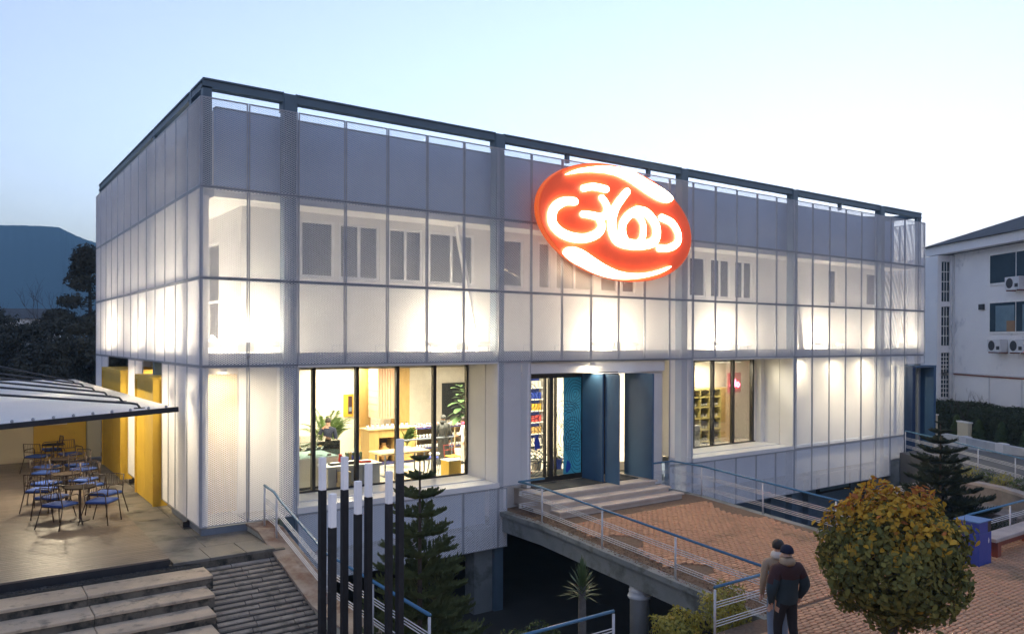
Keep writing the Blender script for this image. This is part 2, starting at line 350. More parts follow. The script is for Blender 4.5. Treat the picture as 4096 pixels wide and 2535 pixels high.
# plaza slab in front (joint bed) and the street level on the left
p = MB(); p.box(1.62, 36, -26, VY0-0.02, PLZ-0.5, PLZ-0.03); plaza = struct(p.build('plaza', 'soil_joint'))
p = MB(); p.box(-8, 1.62, -26, -4.9, PLZ-0.5, PLZ-0.02); street = struct(p.build('lower_court', 'soil_joint'))
p = MB(); p.box(22.9, 36, VY0-0.02, -3.0, PLZ-0.6, PLZ-0.1); struct(p.build('side_terrace', 'stone_wall'))
p = MB(); p.box(30.2, 60, -30, 14, -1.5, -0.98); struct(p.build('side_road', 'asphalt'))

# pavers ----------------------------------------------------------------
PW, PH = 0.205, 0.105
pave_me = []
for k in range(5):
    rr = random.Random(k); m = MB(); a, b_, c = PW/2-0.009, PH/2-0.008, 0.022
    j = lambda: rr.uniform(-0.006, 0.006)
    ring = [(-a+c, -b_), (a-c, -b_), (a, -b_+c), (a, b_-c), (a-c, b_), (-a+c, b_), (-a, b_-c), (-a, -b_+c)]
    ring = [(x+j(), y+j()) for x, y in ring]
    n = 8
    m.add([(x, y, -0.04) for x, y in ring]+[(x, y, 0.0) for x, y in ring]+[(x*0.86, y*0.78, 0.012) for x, y in ring],
          [(i, (i+1) % n, n+(i+1) % n, n+i) for i in range(n)]+[(n+i, n+(i+1) % n, 2*n+(i+1) % n, 2*n+i) for i in range(n)]+[tuple(range(2*n, 3*n))])
    pave_me.append(withmat(m.mesh('paver'), 'brick_paver'))
def pave(parent, x0, x1, y0, y1, zf, keep, limit, nm):
    """running-bond pavers; the ones largest in view are objects, the rest one joined field"""
    spots = []
    ny = int((y1-y0)/PH); nx = int((x1-x0)/PW)+1
    for iy in range(ny):
        for ix in range(nx):
            x = x0+(ix+0.5*(iy % 2))*PW+PW/2; y = y0+iy*PH+PH/2
            if x > x1-PW/2 or not keep(x, y): continue
            spots.append((x, y, zf(y)+random.uniform(-0.006, 0.006), random.randrange(5), random.uniform(-0.06, 0.06)))
    def seen(s):
        d = Vector(s[:3])-CAM; z = d.dot(fw); X = d.dot(r2)/z*3139+2048; Y = 1370-d.dot(u2)/z*3139
        return 0 < X < 4096 and Y < 2535
    vis = [s for s in spots if seen(s)]; vis.sort(key=lambda s: (Vector(s[:3])-CAM).length)
    near = set(vis[:limit]); rest = [s for s in spots if s not in near]
    pl_ = Vector(parent.location)
    for s in near:
        inst('paver', pave_me[s[3]], Vector(s[:3])-pl_, parent, (math.atan(0.0635) if zf is brz and s[1] < -1.84 else 0, 0, s[4]))
    arr = []
    for k in range(5):
        me = pave_me[k]; vv = np.array([v_.co[:] for v_ in me.vertices]); arr.append(vv)
    quads = [list(p_.vertices) for p_ in pave_me[0].polygons if len(p_.vertices) == 4]; octo = list(pave_me[0].polygons[-1].vertices)
    oq = [[octo[0], octo[1], octo[2], octo[7]], [octo[7], octo[2], octo[3], octo[6]], [octo[6], octo[3], octo[4], octo[5]]]
    F0 = np.array(quads+oq); V, F = [], []
    for i, s in enumerate(rest):
        c_, s_ = math.cos(s[4]), math.sin(s[4]); a = arr[s[3]]
        V.append(np.stack([a[:, 0]*c_-a[:, 1]*s_+s[0], a[:, 0]*s_+a[:, 1]*c_+s[1], a[:, 2]+s[2]], 1)); F.append(F0+24*i)
    o = link(nm, np_mesh(nm, np.concatenate(V)-np.array(pl_), np.concatenate(F)), 'brick_paver', parent); stuff(o)

# bridge ----------------------------------------------------------------
bridge = thing('entrance_bridge', 'grey concrete footbridge paved with orange bricks leading to the blue doors', 'bridge', (BR0, -9.2, PLZ))
o = tuple(bridge.location)
m = MB(o); ys = [0.3, -1.84, -9.25]
for i in range(2):
    a, b_ = ys[i], ys[i+1]
    m.add([(BR0, a, brz(a)-0.03), (BR1, a, brz(a)-0.03), (BR1, b_, brz(b_)-0.03), (BR0, b_, brz(b_)-0.03),
           (BR0, a, brz(a)-0.16), (BR1, a, brz(a)-0.16), (BR1, b_, brz(b_)-0.16), (BR0, b_, brz(b_)-0.16)],
          [(0, 3, 2, 1), (4, 5, 6, 7), (0, 1, 5, 4), (1, 2, 6, 5), (2, 3, 7, 6), (3, 0, 4, 7)])
m.build('deck_bed', 'soil_joint', bridge)
for x0, x1 in ((BR0+0.06, BR0+0.36), (BR1-0.36, BR1-0.06)):
    m = MB(o)
    for i in range(2):
        a, b_ = ys[i], ys[i+1]
        m.fbox((x0, b_, brz(b_)-0.62), (x1-x0, 0, 0), (0, a-b_, brz(a)-brz(b_)), (0, 0, 0.45))
    m.build('edge_beam', 'concrete', bridge)
    m = MB(o); xa, xb = (x0-0.1, x1-0.14) if x0 < 10 else (x0+0.14, x1+0.1)
    for i in range(2):
        a, b_ = ys[i], ys[i+1]
        m.fbox((xa, b_, brz(b_)-0.15), (xb-xa, 0, 0), (0, a-b_, brz(a)-brz(b_)), (0, 0, 0.125))
    m.build('coping', 'concrete', bridge)
holes = [(BR0+0.7, -4.2, 0.8, 0.6), (BR0+0.6, -6.6, 0.9, 0.45), (BR1-0.5, -3.6, 0.5, 0.9), (BR0+0.9, -8.6, 0.7, 0.4)]
def keepb(x, y):
    if x < BR0+0.62+0.12*math.sin(y*2.3) or x > BR1-0.55-0.1*math.sin(y*1.7): return False
    if y > -2.35: return False
    for hx, hy, hw, hh in holes:
        if ((x-hx)/hw)**2+((y-hy)/hh)**2 < 1: return False
    return True
pave(bridge, BR0+0.3, BR1-0.3, -9.2, -2.2, brz, keepb, 300, 'paver_field')
struct_pl = lambda y: PLZ
pave(plaza, 5.6, 24, -15.5, -9.25, struct_pl, lambda x, y: (x > 8.7 or y < -9.7), 290, 'paver_field')
# gravel and dry leaves on the bare edges
def litter(name, n, x0, x1, y0, y1, zf, mat, size, parent=None):
    P = np.stack([RNG.uniform(x0, x1, n), RNG.uniform(y0, y1, n), np.zeros(n)], 1)
    P[:, 2] = [zf(y) + 0.006 for y in P[:, 1]]
    V, F = leafcloud(P, np.tile([0, 0, 1.0], (n, 1)), size, 0.6, 0.35)
    ob = link(name, np_mesh(name, V, F), mat, parent); return stuff(ob)
tag(litter('leaf_litter', 2600, BR0+0.05, BR0+0.75, -9.2, -0.4, lambda y: brz(y)-0.03, 'soil_joint', 0.05), 'dry leaf litter along the edges of the bridge paving', 'leaf litter')

# left court: paving strip, deck, stairs, ribbed ramp --------------------
pv = MB(); pv.box(-1.05, 1.35, -1.95, 16.2, -0.6, -0.22); paving_bed = struct(pv.build('paving_strip', 'riser_stone'))
ysl = [-1.97, -1.0, 0.1, 1.2, 2.4, 3.6, 4.8, 6.0, 7.2, 8.4, 9.6, 10.8, 12.0, 13.2, 14.4, 16.0]
for a, b_ in zip(ysl[:-1], ysl[1:]):
    for x0, x1 in (((-0.98, -0.1), (-0.1, 1.3)) if a > -1.5 else ((-0.98, -0.25), (-0.25, 0.5), (0.5, 1.12))):
        m = MB(); m.bbox(x0+0.006, x1-0.006, a+0.006, b_-0.006, -0.24, -0.18, 0.006); m.build('slab', 'paving', paving_bed)
dk = MB(); dk.box(-9, -1.02, -1.86, 14.25, -0.55, -0.12); deck = struct(dk.build('deck', 'gasket'))
bw = 0.145; board = MB(); board.bbox(-4, 3.98, 0.004, bw-0.004, -0.035, 0.0, 0.003); bme = withmat(board.mesh('board'), 'deck_wood')
for i in range(int(16.1/bw)):
    inst('board', bme, (-5.02, -1.88+i*bw, -0.08), deck)
# gravel strip in front of the deck and the stone stairs
gs = MB(); gs.box(-9, -0.45, -2.15, -1.86, -0.7, -0.27); struct(gs.build('gravel_strip', 'dark_ground'))
tag(litter('gravel', 2600, -6, -0.5, -2.13, -1.87, lambda y: -0.27, 'cobble', 0.035), 'dark gravel strip between the deck and the stone stairs', 'gravel')
stair = thing('stone_stairs', 'weathered wide stone stairs going down from the wooden deck', 'stairs', (-4, -4.5, PLZ))
so = tuple(stair.location)
SY = [-2.12, -2.88, -3.52, -4.08, -4.62]; SZ = [-0.30, -0.48, -0.66, -0.84, -1.0]; SX = [-0.42, -0.56, -0.68, -0.76, -0.84]
for i in range(5):
    y1, y0 = SY[i], (SY[i+1] if i < 4 else -5.2)
    xs = [SX[i]]
    while xs[-1] > -8.6: xs.append(xs[-1]-random.uniform(1.5, 2.3))
    for a, b_ in zip(xs[:-1], xs[1:]):
        m = MB(so); dz = random.uniform(-0.008, 0.008)
        m.bbox(b_+0.006, a-0.006, y0+0.02, y1+0.03, SZ[i]-0.055+dz, SZ[i]+dz, 0.012)
        m.build('tread', 'step_stone', stair)
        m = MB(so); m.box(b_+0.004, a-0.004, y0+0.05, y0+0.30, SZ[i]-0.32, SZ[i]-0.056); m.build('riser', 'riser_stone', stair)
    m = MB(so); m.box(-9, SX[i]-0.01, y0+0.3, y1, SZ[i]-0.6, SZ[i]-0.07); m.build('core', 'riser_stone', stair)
# the photo looks at the fronts of the treads, so the visible riser of step i is under its front edge
ramp = thing('ribbed_ramp', 'ribbed cobble ramp between the stone stairs and the low painted wall', 'ramp', (0.3, -4.5, PLZ))
ro = tuple(ramp.location)
def rz_(y): return -0.36 + 0.235*(y+2.0)
m = MB(ro); m.add([(-0.9, -4.95, rz_(-4.95)-0.026), (1.2, -4.95, rz_(-4.95)-0.026), (1.2, -1.95, rz_(-1.95)-0.026), (-0.46, -1.95, rz_(-1.95)-0.026)], [(0, 1, 2, 3)])
m.build('bed', 'ramp_joint', ramp)
ny = 16
for i in range(ny):
    ya = -2.02-i*0.185; yb = ya-0.10; xl = -0.38-0.15*(-ya-2.0)
    cuts = [xl]
    while cuts[-1] < 1.05: cuts.append(min(1.12, cuts[-1]+random.uniform(0.45, 0.95)))
    for a, b_ in zip(cuts[:-1], cuts[1:]):
        if b_-a < 0.06: continue
        m = MB(ro); j = random.uniform(-0.008, 0.008); k1, k2 = random.uniform(-0.012, 0.012), random.uniform(-0.012, 0.012)
        zt = rz_((ya+yb)/2)
        m.add([(a+0.004, yb+k1, zt-0.07), (b_-0.004, yb+k2, zt-0.07), (b_-0.004, ya+k2, zt-0.07), (a+0.004, ya+k1, zt-0.07),
               (a+0.008, yb+k1+0.012, zt-0.012+j), (b_-0.008, yb+k2+0.012, zt-0.012+j), (b_-0.008, ya+k2-0.02, zt+0.016+j), (a+0.008, ya+k1-0.02, zt+0.016+j)],
              [(4, 5, 6, 7), (0, 1, 5, 4), (1, 2, 6, 5), (2, 3, 7, 6), (3, 0, 4, 7)])
        m.build('rib_stone', 'ramp_stone', ramp)
# low painted wall along the ramp with its red-brown top
rw = thing('ramp_wall', 'low lime painted wall with stained brown top beside the ribbed ramp', 'wall', (1.4, -4.5, PLZ))
wo = tuple(rw.location)
prof = [(-0.05, 0.0), (-0.95, 0.0), (-1.45, -0.13), (-4.3, -0.80), (-8.75, -0.80)]
m = MB(wo); c = MB(wo)
for (ya, za), (yb, zb) in zip(prof[:-1], prof[1:]):
    m.add([(1.1, ya, VZ), (1.62, ya, VZ), (1.62, yb, VZ), (1.1, yb, VZ), (1.1, ya, za-0.05), (1.62, ya, za-0.05), (1.62, yb, zb-0.05), (1.1, yb, zb-0.05)],
          [(0, 1, 5, 4), (1, 2, 6, 5), (2, 3, 7, 6), (3, 0, 4, 7), (4, 5, 6, 7)])
    c.add([(1.06, ya, za-0.05), (1.67, ya, za-0.05), (1.67, yb, zb-0.05), (1.06, yb, zb-0.05), (1.06, ya, za), (1.67, ya, za), (1.67, yb, zb), (1.06, yb, zb)],
          [(0, 3, 2, 1), (0, 1, 5, 4), (1, 2, 6, 5), (2, 3, 7, 6), (3, 0, 4, 7), (4, 5, 6, 7)])
m.build('wall_body', 'wall_lime', rw); c.build('coping', 'wall_cap', rw)
# cobbles at the foot of the ramp
cob = MB()
me_c = MB(); me_c.bbox(-0.055, 0.055, -0.045, 0.045, -0.05, 0.0, 0.016); cme = withmat(me_c.mesh('cobble'), 'cobble')
n = 0
for iy in range(16):
    for ix in range(16):
        inst('cobble', cme, (-0.85+ix*0.122+0.06*(iy % 2), -5.05-iy*0.1, PLZ+0.075+random.uniform(-0.012, 0.008)-0.02*iy/8), street, (0, 0, random.uniform(-0.15, 0.15)))

# ================================================================== THE BUILDING
B = thing('cafe_building', 'two storey cafe building wrapped in glowing white expanded metal screen panels', 'building', (0, 0, 0))
Z1, Z2, Z3, Z4 = 10.028, 7.938, 5.816, 3.751
JX = [0.03, 1.119, 2.342]+[i*1.2 for i in range(3, 28)]+[33.05]
JY = [i*1.233 for i in range(14)]
CACHE = {}
def exp_mesh(wd, ht):
    """expanded metal: a lattice of twisted strands in the x-z plane, origin at lower left"""
    key = (round(wd, 3), round(ht, 3))
    if key in CACHE: return CACHE[key]
    a, b_ = 0.084, 0.048; nx = max(2, round(wd/(a/2))); nz = max(2, round(ht/(b_/2))); ax, bz = wd/nx, ht/nz
    I, J = np.meshgrid(np.arange(nx), np.arange(nz), indexing='ij'); I = I.ravel(); J = J.ravel()
    upw = ((I+J) % 2 == 0)
    A = np.stack([I*ax, 0*I, np.where(upw, J, J+1)*bz], 1); Bp = np.stack([(I+1)*ax, 0*I, np.where(upw, J+1, J)*bz], 1)
    d = unit(Bp-A); pz = np.stack([-d[:, 2], 0*d[:, 0], d[:, 0]], 1); hw, t = 0.0092, R(52)
    o_ = pz*hw*math.cos(t)+np.array([0, 1, 0])*hw*math.sin(t)
    V = np.stack([A-o_, Bp-o_, Bp+o_, A+o_], 1).reshape(-1, 3); F = np.arange(len(V)).reshape(-1, 4)
    me = withmat(np_mesh('expanded_mesh', V, F), 'mesh_white'); CACHE[key] = me; return me
FR = {}
def frame_mesh(wd, ht):
    key = (round(wd, 3), round(ht, 3))
    if key in FR: return FR[key]
    m = MB(); t, d = 0.028, 0.035
    m.box(0, wd, -d/2, d/2, 0, t); m.box(0, wd, -d/2, d/2, ht-t, ht); m.box(0, t, -d/2, d/2, t, ht-t); m.box(wd-t, wd, -d/2, d/2, t, ht-t)
    me = withmat(m.mesh('screen_panel'), 'frame_grey'); FR[key] = me; return me
def panel(p, wd, ht, rz=0.0):
    g_ = 0.011
    o_ = inst('screen_panel', frame_mesh(wd-2*g_, ht-2*g_), (p[0]+g_*math.cos(rz), p[1]+g_*math.sin(rz), p[2]+g_), B, (0, 0, rz))
    inst('expanded_mesh', exp_mesh(wd-2*g_-0.03, ht-2*g_-0.03), (0.015, -0.004, 0.015), o_)
def fp(i, z0, z1, x0=None, x1=None):
    x0 = JX[i] if x0 is None else x0; x1 = JX[i+1] if x1 is None else x1
    panel((x0, random.uniform(-0.006, 0.006), z0), x1-x0, z1-z0)
LOWZ = -1.72
for i in range(28):
    fp(i, Z2, Z1); fp(i, Z3, Z2); fp(i, Z4, Z3)
    if i in (0, 1): fp(i, 0.0, Z4)
    elif i in (7, 13) or 19 <= i <= 25: fp(i, 0.05, Z4)
    elif i >= 26: fp(i, 3.31, Z4, max(JX[i], 31.27))
    if 2 <= i <= 6 or 13 <= i <= 25: fp(i, LOWZ, 0.04)
fp(7, LOWZ, 0.04, 8.4, 8.74)
def lp(y0, y1, z0, z1): panel((0.03, y1, z0), y1-y0, z1-z0, -math.pi/2)
for j in range(13):
    for z0, z1 in ((Z2, Z1), (Z3, Z2), (Z4, Z3)): lp(JY[j], JY[j+1], z0, z1)
for y0, y1 in ((0, 1.233), (1.233, 2.466), (2.466, 3.25), (3.25, 4.05), (6.7, 7.88), (7.88, 9.06), (13.04, 14.5), (14.5, 16.03)): lp(y0, y1, 0.0, Z4)
for j in range(5):
    for z0, z1 in ((Z2, Z1), (Z3, Z2), (Z4, Z3)): panel((33.05, JY[j], z0), 1.233, z1-z0, math.pi/2)

def part(name, mat, fn, bevel=0, smooth=False):
    m = MB(); fn(m); return m.build(name, mat, B, smooth, bevel)
# steel frame ------------------------------------------------------------
for cx in (2.18, 8.52, 16.48, 22.97, 29.5):
    m = MB(); m.box(cx-0.15, cx+0.15, 0.10, 0.40, (VZ if cx > 2.3 else -0.4), 10.47); col = m.build('column', 'steel_blue', B)
    for xa in (cx-0.19, cx+0.15):
        m = MB(); m.box(xa, xa+0.04, 0.12, 0.38, 10.03, 10.5); m.build('splice_plate', 'steel_blue', col)
xs = [0.1, 1.99, 2.37, 8.33, 8.71, 16.29, 16.67, 22.78, 23.16, 29.31, 29.69, 32.95]
for a, b_ in zip(xs[0::2], xs[1::2]):
    m = MB(); m.box(a, b_, 0.13, 0.16, 10.29, 10.45); m.box(a, b_, 0.10, 0.36, 10.45, 10.49); m.box(a, b_, 0.10, 0.36, 10.255, 10.29)
    m.build('roof_beam', 'steel_blue', B)
for x in (11.1, 14.7, 26.2, 32.6):
    part('hanger', 'steel_blue', lambda m: m.box(x, x+0.12, 0.16, 0.28, 9.98, 10.255))
for y0, y1 in ((0.36, 1.30), (1.50, 5.55), (5.75, 16.0)):
    m = MB(); m.box(0.13, 0.16, y0, y1, 10.29, 10.45); m.box(0.10, 0.36, y0, y1, 10.45, 10.49); m.box(0.10, 0.36, y0, y1, 10.255, 10.29); m.build('roof_beam', 'steel_blue', B)
for y in (1.3, 5.55, 15.75):
    part('column', 'steel_blue', lambda m: m.box(0.12, 0.38, y, y+0.2, -0.3, 10.5))
part('roof_beam', 'steel_blue', lambda m: m.box(32.75, 32.95, 0.2, 6, 10.26, 10.48))
part('roof_beam', 'steel_blue', lambda m: m.bar((29.7, 3.0, 10.3), (32.9, 0.35, 10.3), 0.16, 0.12))
for x, y in ((32.78, 0.14), ):
    part('column', 'steel_grey', lambda m: m.box(x, x+0.18, y, y+0.2, -0.9, 10.45))
part('corner_post', 'steel_blue', lambda m: m.box(0.10, 0.30, 0.10, 0.30, 7.95, 10.3))
part('corner_post', 'white_panel', lambda m: m.box(0.12, 0.24, 0.12, 0.24, 0.02, 7.75))
for z in (Z2, Z3, Z4):     # rails that carry the screen
    part('screen_rail', 'steel_grey', lambda m: m.box(0.08, 33.0, 0.03, 0.09, z-0.035, z+0.035))
    part('screen_rail', 'steel_grey', lambda m: m.box(0.075, 0.125, 0.12, 16.0, z-0.03, z+0.03))
part('screen_rail', 'frame_grey', lambda m: m.box(22.8, 31.25, 0.03, 0.08, 0.015, 0.075))
part('screen_rail', 'steel_grey', lambda m: m.box(16.9, 31.25, 0.35, 0.42, -1.35, -1.22))
part('screen_rail', 'steel_grey', lambda m: m.box(2.4, 8.5, 0.35, 0.42, -1.35, -1.22))
# upper storey shell -------------------------------------------------------
WY = 1.35
part('upper_wall', 'plaster_white', lambda m: m.box(1.35, 31.7, WY, WY+0.2, 3.86, 6.05))
part('parapet', 'parapet_grey', lambda m: (m.box(0.50, 31.2, 0.52, 0.70, 7.985, 9.94)))
part('parapet_cap', 'steel_grey', lambda m: m.box(0.48, 31.22, 0.49, 0.73, 9.941, 9.97))
part('soffit', 'white_panel', lambda m: (m.box(0.45, 32.7, 0.45, WY+0.2, 7.80, 7.98), m.box(0.45, WY+0.2, WY+0.21, 16.0, 7.80, 7.98)))
part('lintel_band', 'plaster_white', lambda m: m.box(1.35, 31.7, WY, WY+0.2, 7.60, 7.795))
wins = [(2.9, 3.88), (4.0, 5.22), (5.5, 6.62), (6.82, 8.42), (9.3, 10.3), (10.9, 11.42), (11.62, 13.3), (13.6, 14.42), (14.62, 15.3),
        (18.1, 19.05), (19.3, 20.5), (20.75, 21.9), (27.2, 27.9), (30.3, 31.3)]
prev = 1.35
for a, b_ in wins+[(31.7, 31.7)]:
    if a > prev: part('wall_pier', 'plaster_white', lambda m: m.box(prev, a, WY, WY+0.2, 6.052, 7.598))
    prev = b_
for a, b_ in wins:
    m = MB(); t = 0.07
    m.box(a, b_, WY+0.02, WY+0.12, 6.055, 6.055+t); m.box(a, b_, WY+0.02, WY+0.12, 7.595-t, 7.595); m.box(a, a+t, WY+0.02, WY+0.12, 6.055+t, 7.595-t); m.box(b_-t, b_, WY+0.02, WY+0.12, 6.055+t, 7.595-t)
    if b_-a > 1.1: m.box((a+b_)/2-0.04, (a+b_)/2+0.04, WY+0.02, WY+0.12, 6.055+t, 7.595-t)
    wn = m.build('window', 'window_white', B)
    m = MB(); m.box(a+t, b_-t, WY+0.065, WY+0.072, 6.055+t, 7.595-t); m.build('pane', 'glass_tint', wn)
    m = MB(); m.box(a+0.02, b_-0.02, WY+0.135, WY+0.145, 6.13, 7.58); m.build('roller_blind', 'blind_grey', wn)
# left side shell
LX = 1.35
part('side_wall', 'plaster_white', lambda m: (m.box(LX, LX+0.2, WY+0.21, 16, 3.86, 4.3), m.box(LX, LX+0.2, WY+0.21, 16, 7.1, 7.795)))
part('side_parapet', 'plaster_white', lambda m: m.box(0.50, 0.70, 0.71, 16, 7.985, 9.94))
lw = [(3.4, 4.7), (6.6, 7.9), (8.3, 9.6), (10.0, 11.3), (13.2, 14.6)]
prev = WY+0.21
for a, b_ in lw+[(16.0, 16.0)]:
    part('side_wall_pier', 'plaster_white', lambda m: m.box(LX, LX+0.2, prev, a, 4.302, 7.098)); prev = b_
for a, b_ in lw:
    m = MB(); t = 0.07
    m.box(LX+0.02, LX+0.12, a, b_, 4.305, 4.305+t); m.box(LX+0.02, LX+0.12, a, b_, 7.095-t, 7.095); m.box(LX+0.02, LX+0.12, a, a+t, 4.375, 7.025); m.box(LX+0.02, LX+0.12, b_-t, b_, 4.375, 7.025); m.box(LX+0.02, LX+0.12, a+t, b_-t, 5.4, 5.46)
    wn = m.build('window', 'window_white', B)
    m = MB(); m.box(LX+0.065, LX+0.072, a+t, b_-t, 4.375, 7.025); m.build('pane', 'glass_tint', wn)
    m = MB()
    for q in range(34): m.box(LX+0.20, LX+0.225, a+0.03, b_-0.03, 7.0-q*0.05-0.03, 7.0-q*0.05)
    m.build('venetian_blind', 'label_white', wn)
# floor between, walkway behind the screen, roof
part('floor_slab', 'white_panel', lambda m: m.box(LX+0.21, 31.7, WY+0.21, 16, 3.62, 3.85))
part('walkway', 'white_panel', lambda m: (m.box(0.30, 32.7, 0.30, 1.595, 3.70, 3.84), m.box(0.30, LX+0.2, 1.6, 16, 3.70, 3.84)))
part('walkway_beam', 'steel_grey', lambda m: (m.box(0.30, 32.9, 0.22, 0.30, 3.76, 4.06), m.box(0.22, 0.30, 0.22, 16, 3.76, 4.06)))
part('roof_slab', 'concrete', lambda m: m.box(LX+0.21, 31.49, WY+0.21, 16, 7.6, 7.99))
part('rear_wall', 'plaster_white', lambda m: m.box(LX+0.2, 31.7, 15.8, 16.0, -0.1, 7.59))
part('end_wall', 'plaster_white', lambda m: m.box(31.5, 31.7, WY+0.21, 15.79, 0.0, 10.0))
for k in range(26):        # standards of the walkway guard
    x = 0.9+k*1.23
    m = MB(); m.tube([(x, 0.26, 4.06), (x, 0.26, 4.24), (x+0.35, 0.26, 4.24), (x+0.35, 0.26, 4.06)], 0.012, 5); m.build('bracket', 'rail_white', B)
for x0, x1 in ((7.55, 8.2), (24.0, 24.35)):
    m = MB(); m.bar((x0, 0.95, 7.78), (x1, 0.7, 3.86), 0.10, 0.16, (0, 1, 0)); m.build('brace', 'white_panel', B)
# ground storey -------------------------------------------------------------
GY = 1.6
part('ground_wall', 'plaster_white', lambda m: m.box(1.35, 2.36, GY, GY+0.2, -0.1, 3.69))
part('ground_wall', 'plaster_white', lambda m: (m.box(8.46, 9.6, 0.5, GY+0.2, -0.9, 3.69)))
part('ground_wall', 'plaster_white', lambda m: m.box(15.6, 17.0, GY, GY+0.2, -0.9, 3.69))
part('ground_wall', 'plaster_white', lambda m: m.box(22.46, 31.7, WY, GY+0.2, -0.9, 3.69))
for a, b_ in ((GY+0.21, 4.6), (6.2, 9.7), (12.4, 16)): part('side_ground_wall', 'plaster_white', lambda m: m.box(LX, LX+0.2, a, b_, -0.2, 3.69))
part('apron_wall', 'parapet_grey', lambda m: m.box(2.37, 8.45, 0.75, 0.95, -1.15, 0.02)); part('apron_wall', 'parapet_grey', lambda m: m.box(16.2, 31.2, 0.75, 0.95, -1.15, 0.02))
part('ground_slab', 'floor_cream', lambda m: m.box(LX+0.2, 31.6, GY+0.005, 15.7, -0.25, 0.05))
part('under_slab', 'concrete', lambda m: m.box(LX+0.2, 31.6, 0.96, 15.7, -1.1, -0.26))
part('ceiling', 'interior_wall', lambda m: m.box(LX+0.21, 31.48, GY+0.21, 15.6, 3.55, 3.61))
part('back_partition', 'interior_wall', lambda m: (m.box(LX+0.21, 15.0, 9.0, 9.12, 0.05, 3.545)))
part('back_partition', 'interior_wall', lambda m: m.box(15.0, 31.4, 3.75, 3.85, 0.05, 3.545))
part('partition', 'interior_wall', lambda m: m.box(14.9, 15.0, 3.86, 9.0, 0.05, 3.545))
# steel sole plate and feet at the left corner
part('sole_beam', 'steel_grey', lambda m: (m.box(0.06, 1.3, 0.02, 0.12, -0.18, -0.02), m.box(0.05, 0.15, 0.13, 3.0, -0.16, -0.02)))
for y in (0.95, 5.9, 8.0, 15.3):
    m = MB(); m.box(-0.12, 0.28, y, y+0.3, -0.19, -0.165); m.fbox((-0.1, y+0.13, -0.165), (0.2, 0, 0), (0, 0.03, 0), (0, 0, 0.13)); m.bar((-0.08, y+0.15, -0.16), (0.1, y+0.15, 0.1), 0.03, 0.05); m.build('foot_plate', 'gasket', B)
part('gap_floor', 'paving', lambda m: m.box(0.16, LX-0.01, 0.13, 15.9, -0.21, -0.16))

def shopwin(x0, x1, mull, seam=True):
    part('sill', 'white_panel', lambda m: m.box(x0, x1, 0.62, GY, 0.12, 0.225)); part('sill', 'white_panel', lambda m: m.box(x0-0.02, x1+0.02, -0.03, 0.60, 0.05, 0.20))
    part('reveal', 'white_panel', lambda m: m.box(x1-0.06, x1, 0.62, GY, 0.226, 3.69)); part('reveal', 'white_panel', lambda m: m.box(x1-0.055, x1, -0.02, 0.60, 0.206, 3.69))
    part('reveal', 'white_panel', lambda m: m.box(x0, x0+0.05, 0.05, GY, 0.23, 3.69))
    part('window_head', 'white_panel', lambda m: m.box(x0, x1, 0.0, GY, 3.695, 3.745))
    fr = part('window_frame', 'black_metal', lambda m: m.box(x0, x1, GY, GY+0.1, 0.226, 0.27)); m = MB(); m.box(x0, x1, GY, GY+0.1, 3.64, 3.694); m.build('head_rail', 'black_metal', fr)
    for q in mull:
        m = MB(); m.box(q-0.045, q+0.045, GY-0.03, GY+0.12, 0.271, 3.639); m.build('mullion', 'black_metal', fr)
    edges = [x0+0.05]+list(mull)+[x1-0.06]
    for a, b_ in zip(edges[:-1], edges[1:]):
        if b_-a < 0.2: continue
        m = MB(); m.box(a+0.046, b_-0.046, GY+0.05, GY+0.06, 0.271, 3.639); m.build('pane', 'glass_clear', fr)
shopwin(2.36, 8.42, (3.39, 4.67, 5.94, 7.18, 8.36))
shopwin(16.85, 22.75, (17.5, 18.65, 19.81, 21.04, 22.28))
part('window_infill', 'interior_wall', lambda m: m.box(22.33, 22.69, GY, GY+0.1, 0.23, 3.69))

# entrance ---------------------------------------------------------------------
DY = 0.72
part('landing', 'travertine', lambda m: m.box(9.35, 14.05, -0.72, 1.59, -0.60, -0.13))
for k, (yn, z, xr) in enumerate(((-1.0, -0.12, 14.02), (-1.42, -0.29, 14.2), (-1.80, -0.46, 14.4))):
    cuts = [9.28, 10.2+0.3*k, 11.5-0.2*k, 12.9+0.2*k, xr]
    for a, b_ in zip(cuts[:-1], cuts[1:]):
        m = MB(); m.bbox(a+0.003, b_-0.003, yn, yn+0.46, z-0.06, z, 0.008); m.build('step_tread', 'travertine', B)
    m = MB(); m.box(9.33, xr-0.05, yn+0.06, yn+0.5, brz(-2)-0.1, z-0.061); m.build('step_riser', 'travertine', B)
part('door_mat', 'cloth_charcoal', lambda m: m.box(9.75, 13.7, -0.45, 0.6, -0.13, -0.108))
part('lintel', 'white_panel', lambda m: m.box(9.62, 15.55, 0.16, 0.5, 3.34, 3.69))
part('lintel_groove', 'black_metal', lambda m: m.box(9.7, 13.3, 0.12, 0.157, 3.335, 3.36))
part('entrance_jamb', 'white_panel', lambda m: m.box(13.98, 15.58, 0.3, 0.45, -0.6, 3.335))
part('entrance_jamb', 'white_panel', lambda m: m.box(9.62, 9.76, 0.2, DY, -0.12, 3.335))
dfr = part('door_frame', 'black_metal', lambda m: (m.box(9.77, 13.9, DY, DY+0.09, 3.18, 3.34), m.box(9.77, 12.46, DY, DY+0.09, -0.125, 0.04)))
for a, b_ in ((9.77, 9.86), (10.71, 10.765), (10.88, 11.04), (11.14, 11.185), (12.25, 12.46), (13.2, 13.32), (13.8, 13.9)):
    m = MB(); m.box(a, b_, DY-0.01, DY+0.1, 0.041 if b_ < 12.5 else -0.12, 3.179); m.build('stile', 'black_metal', dfr)
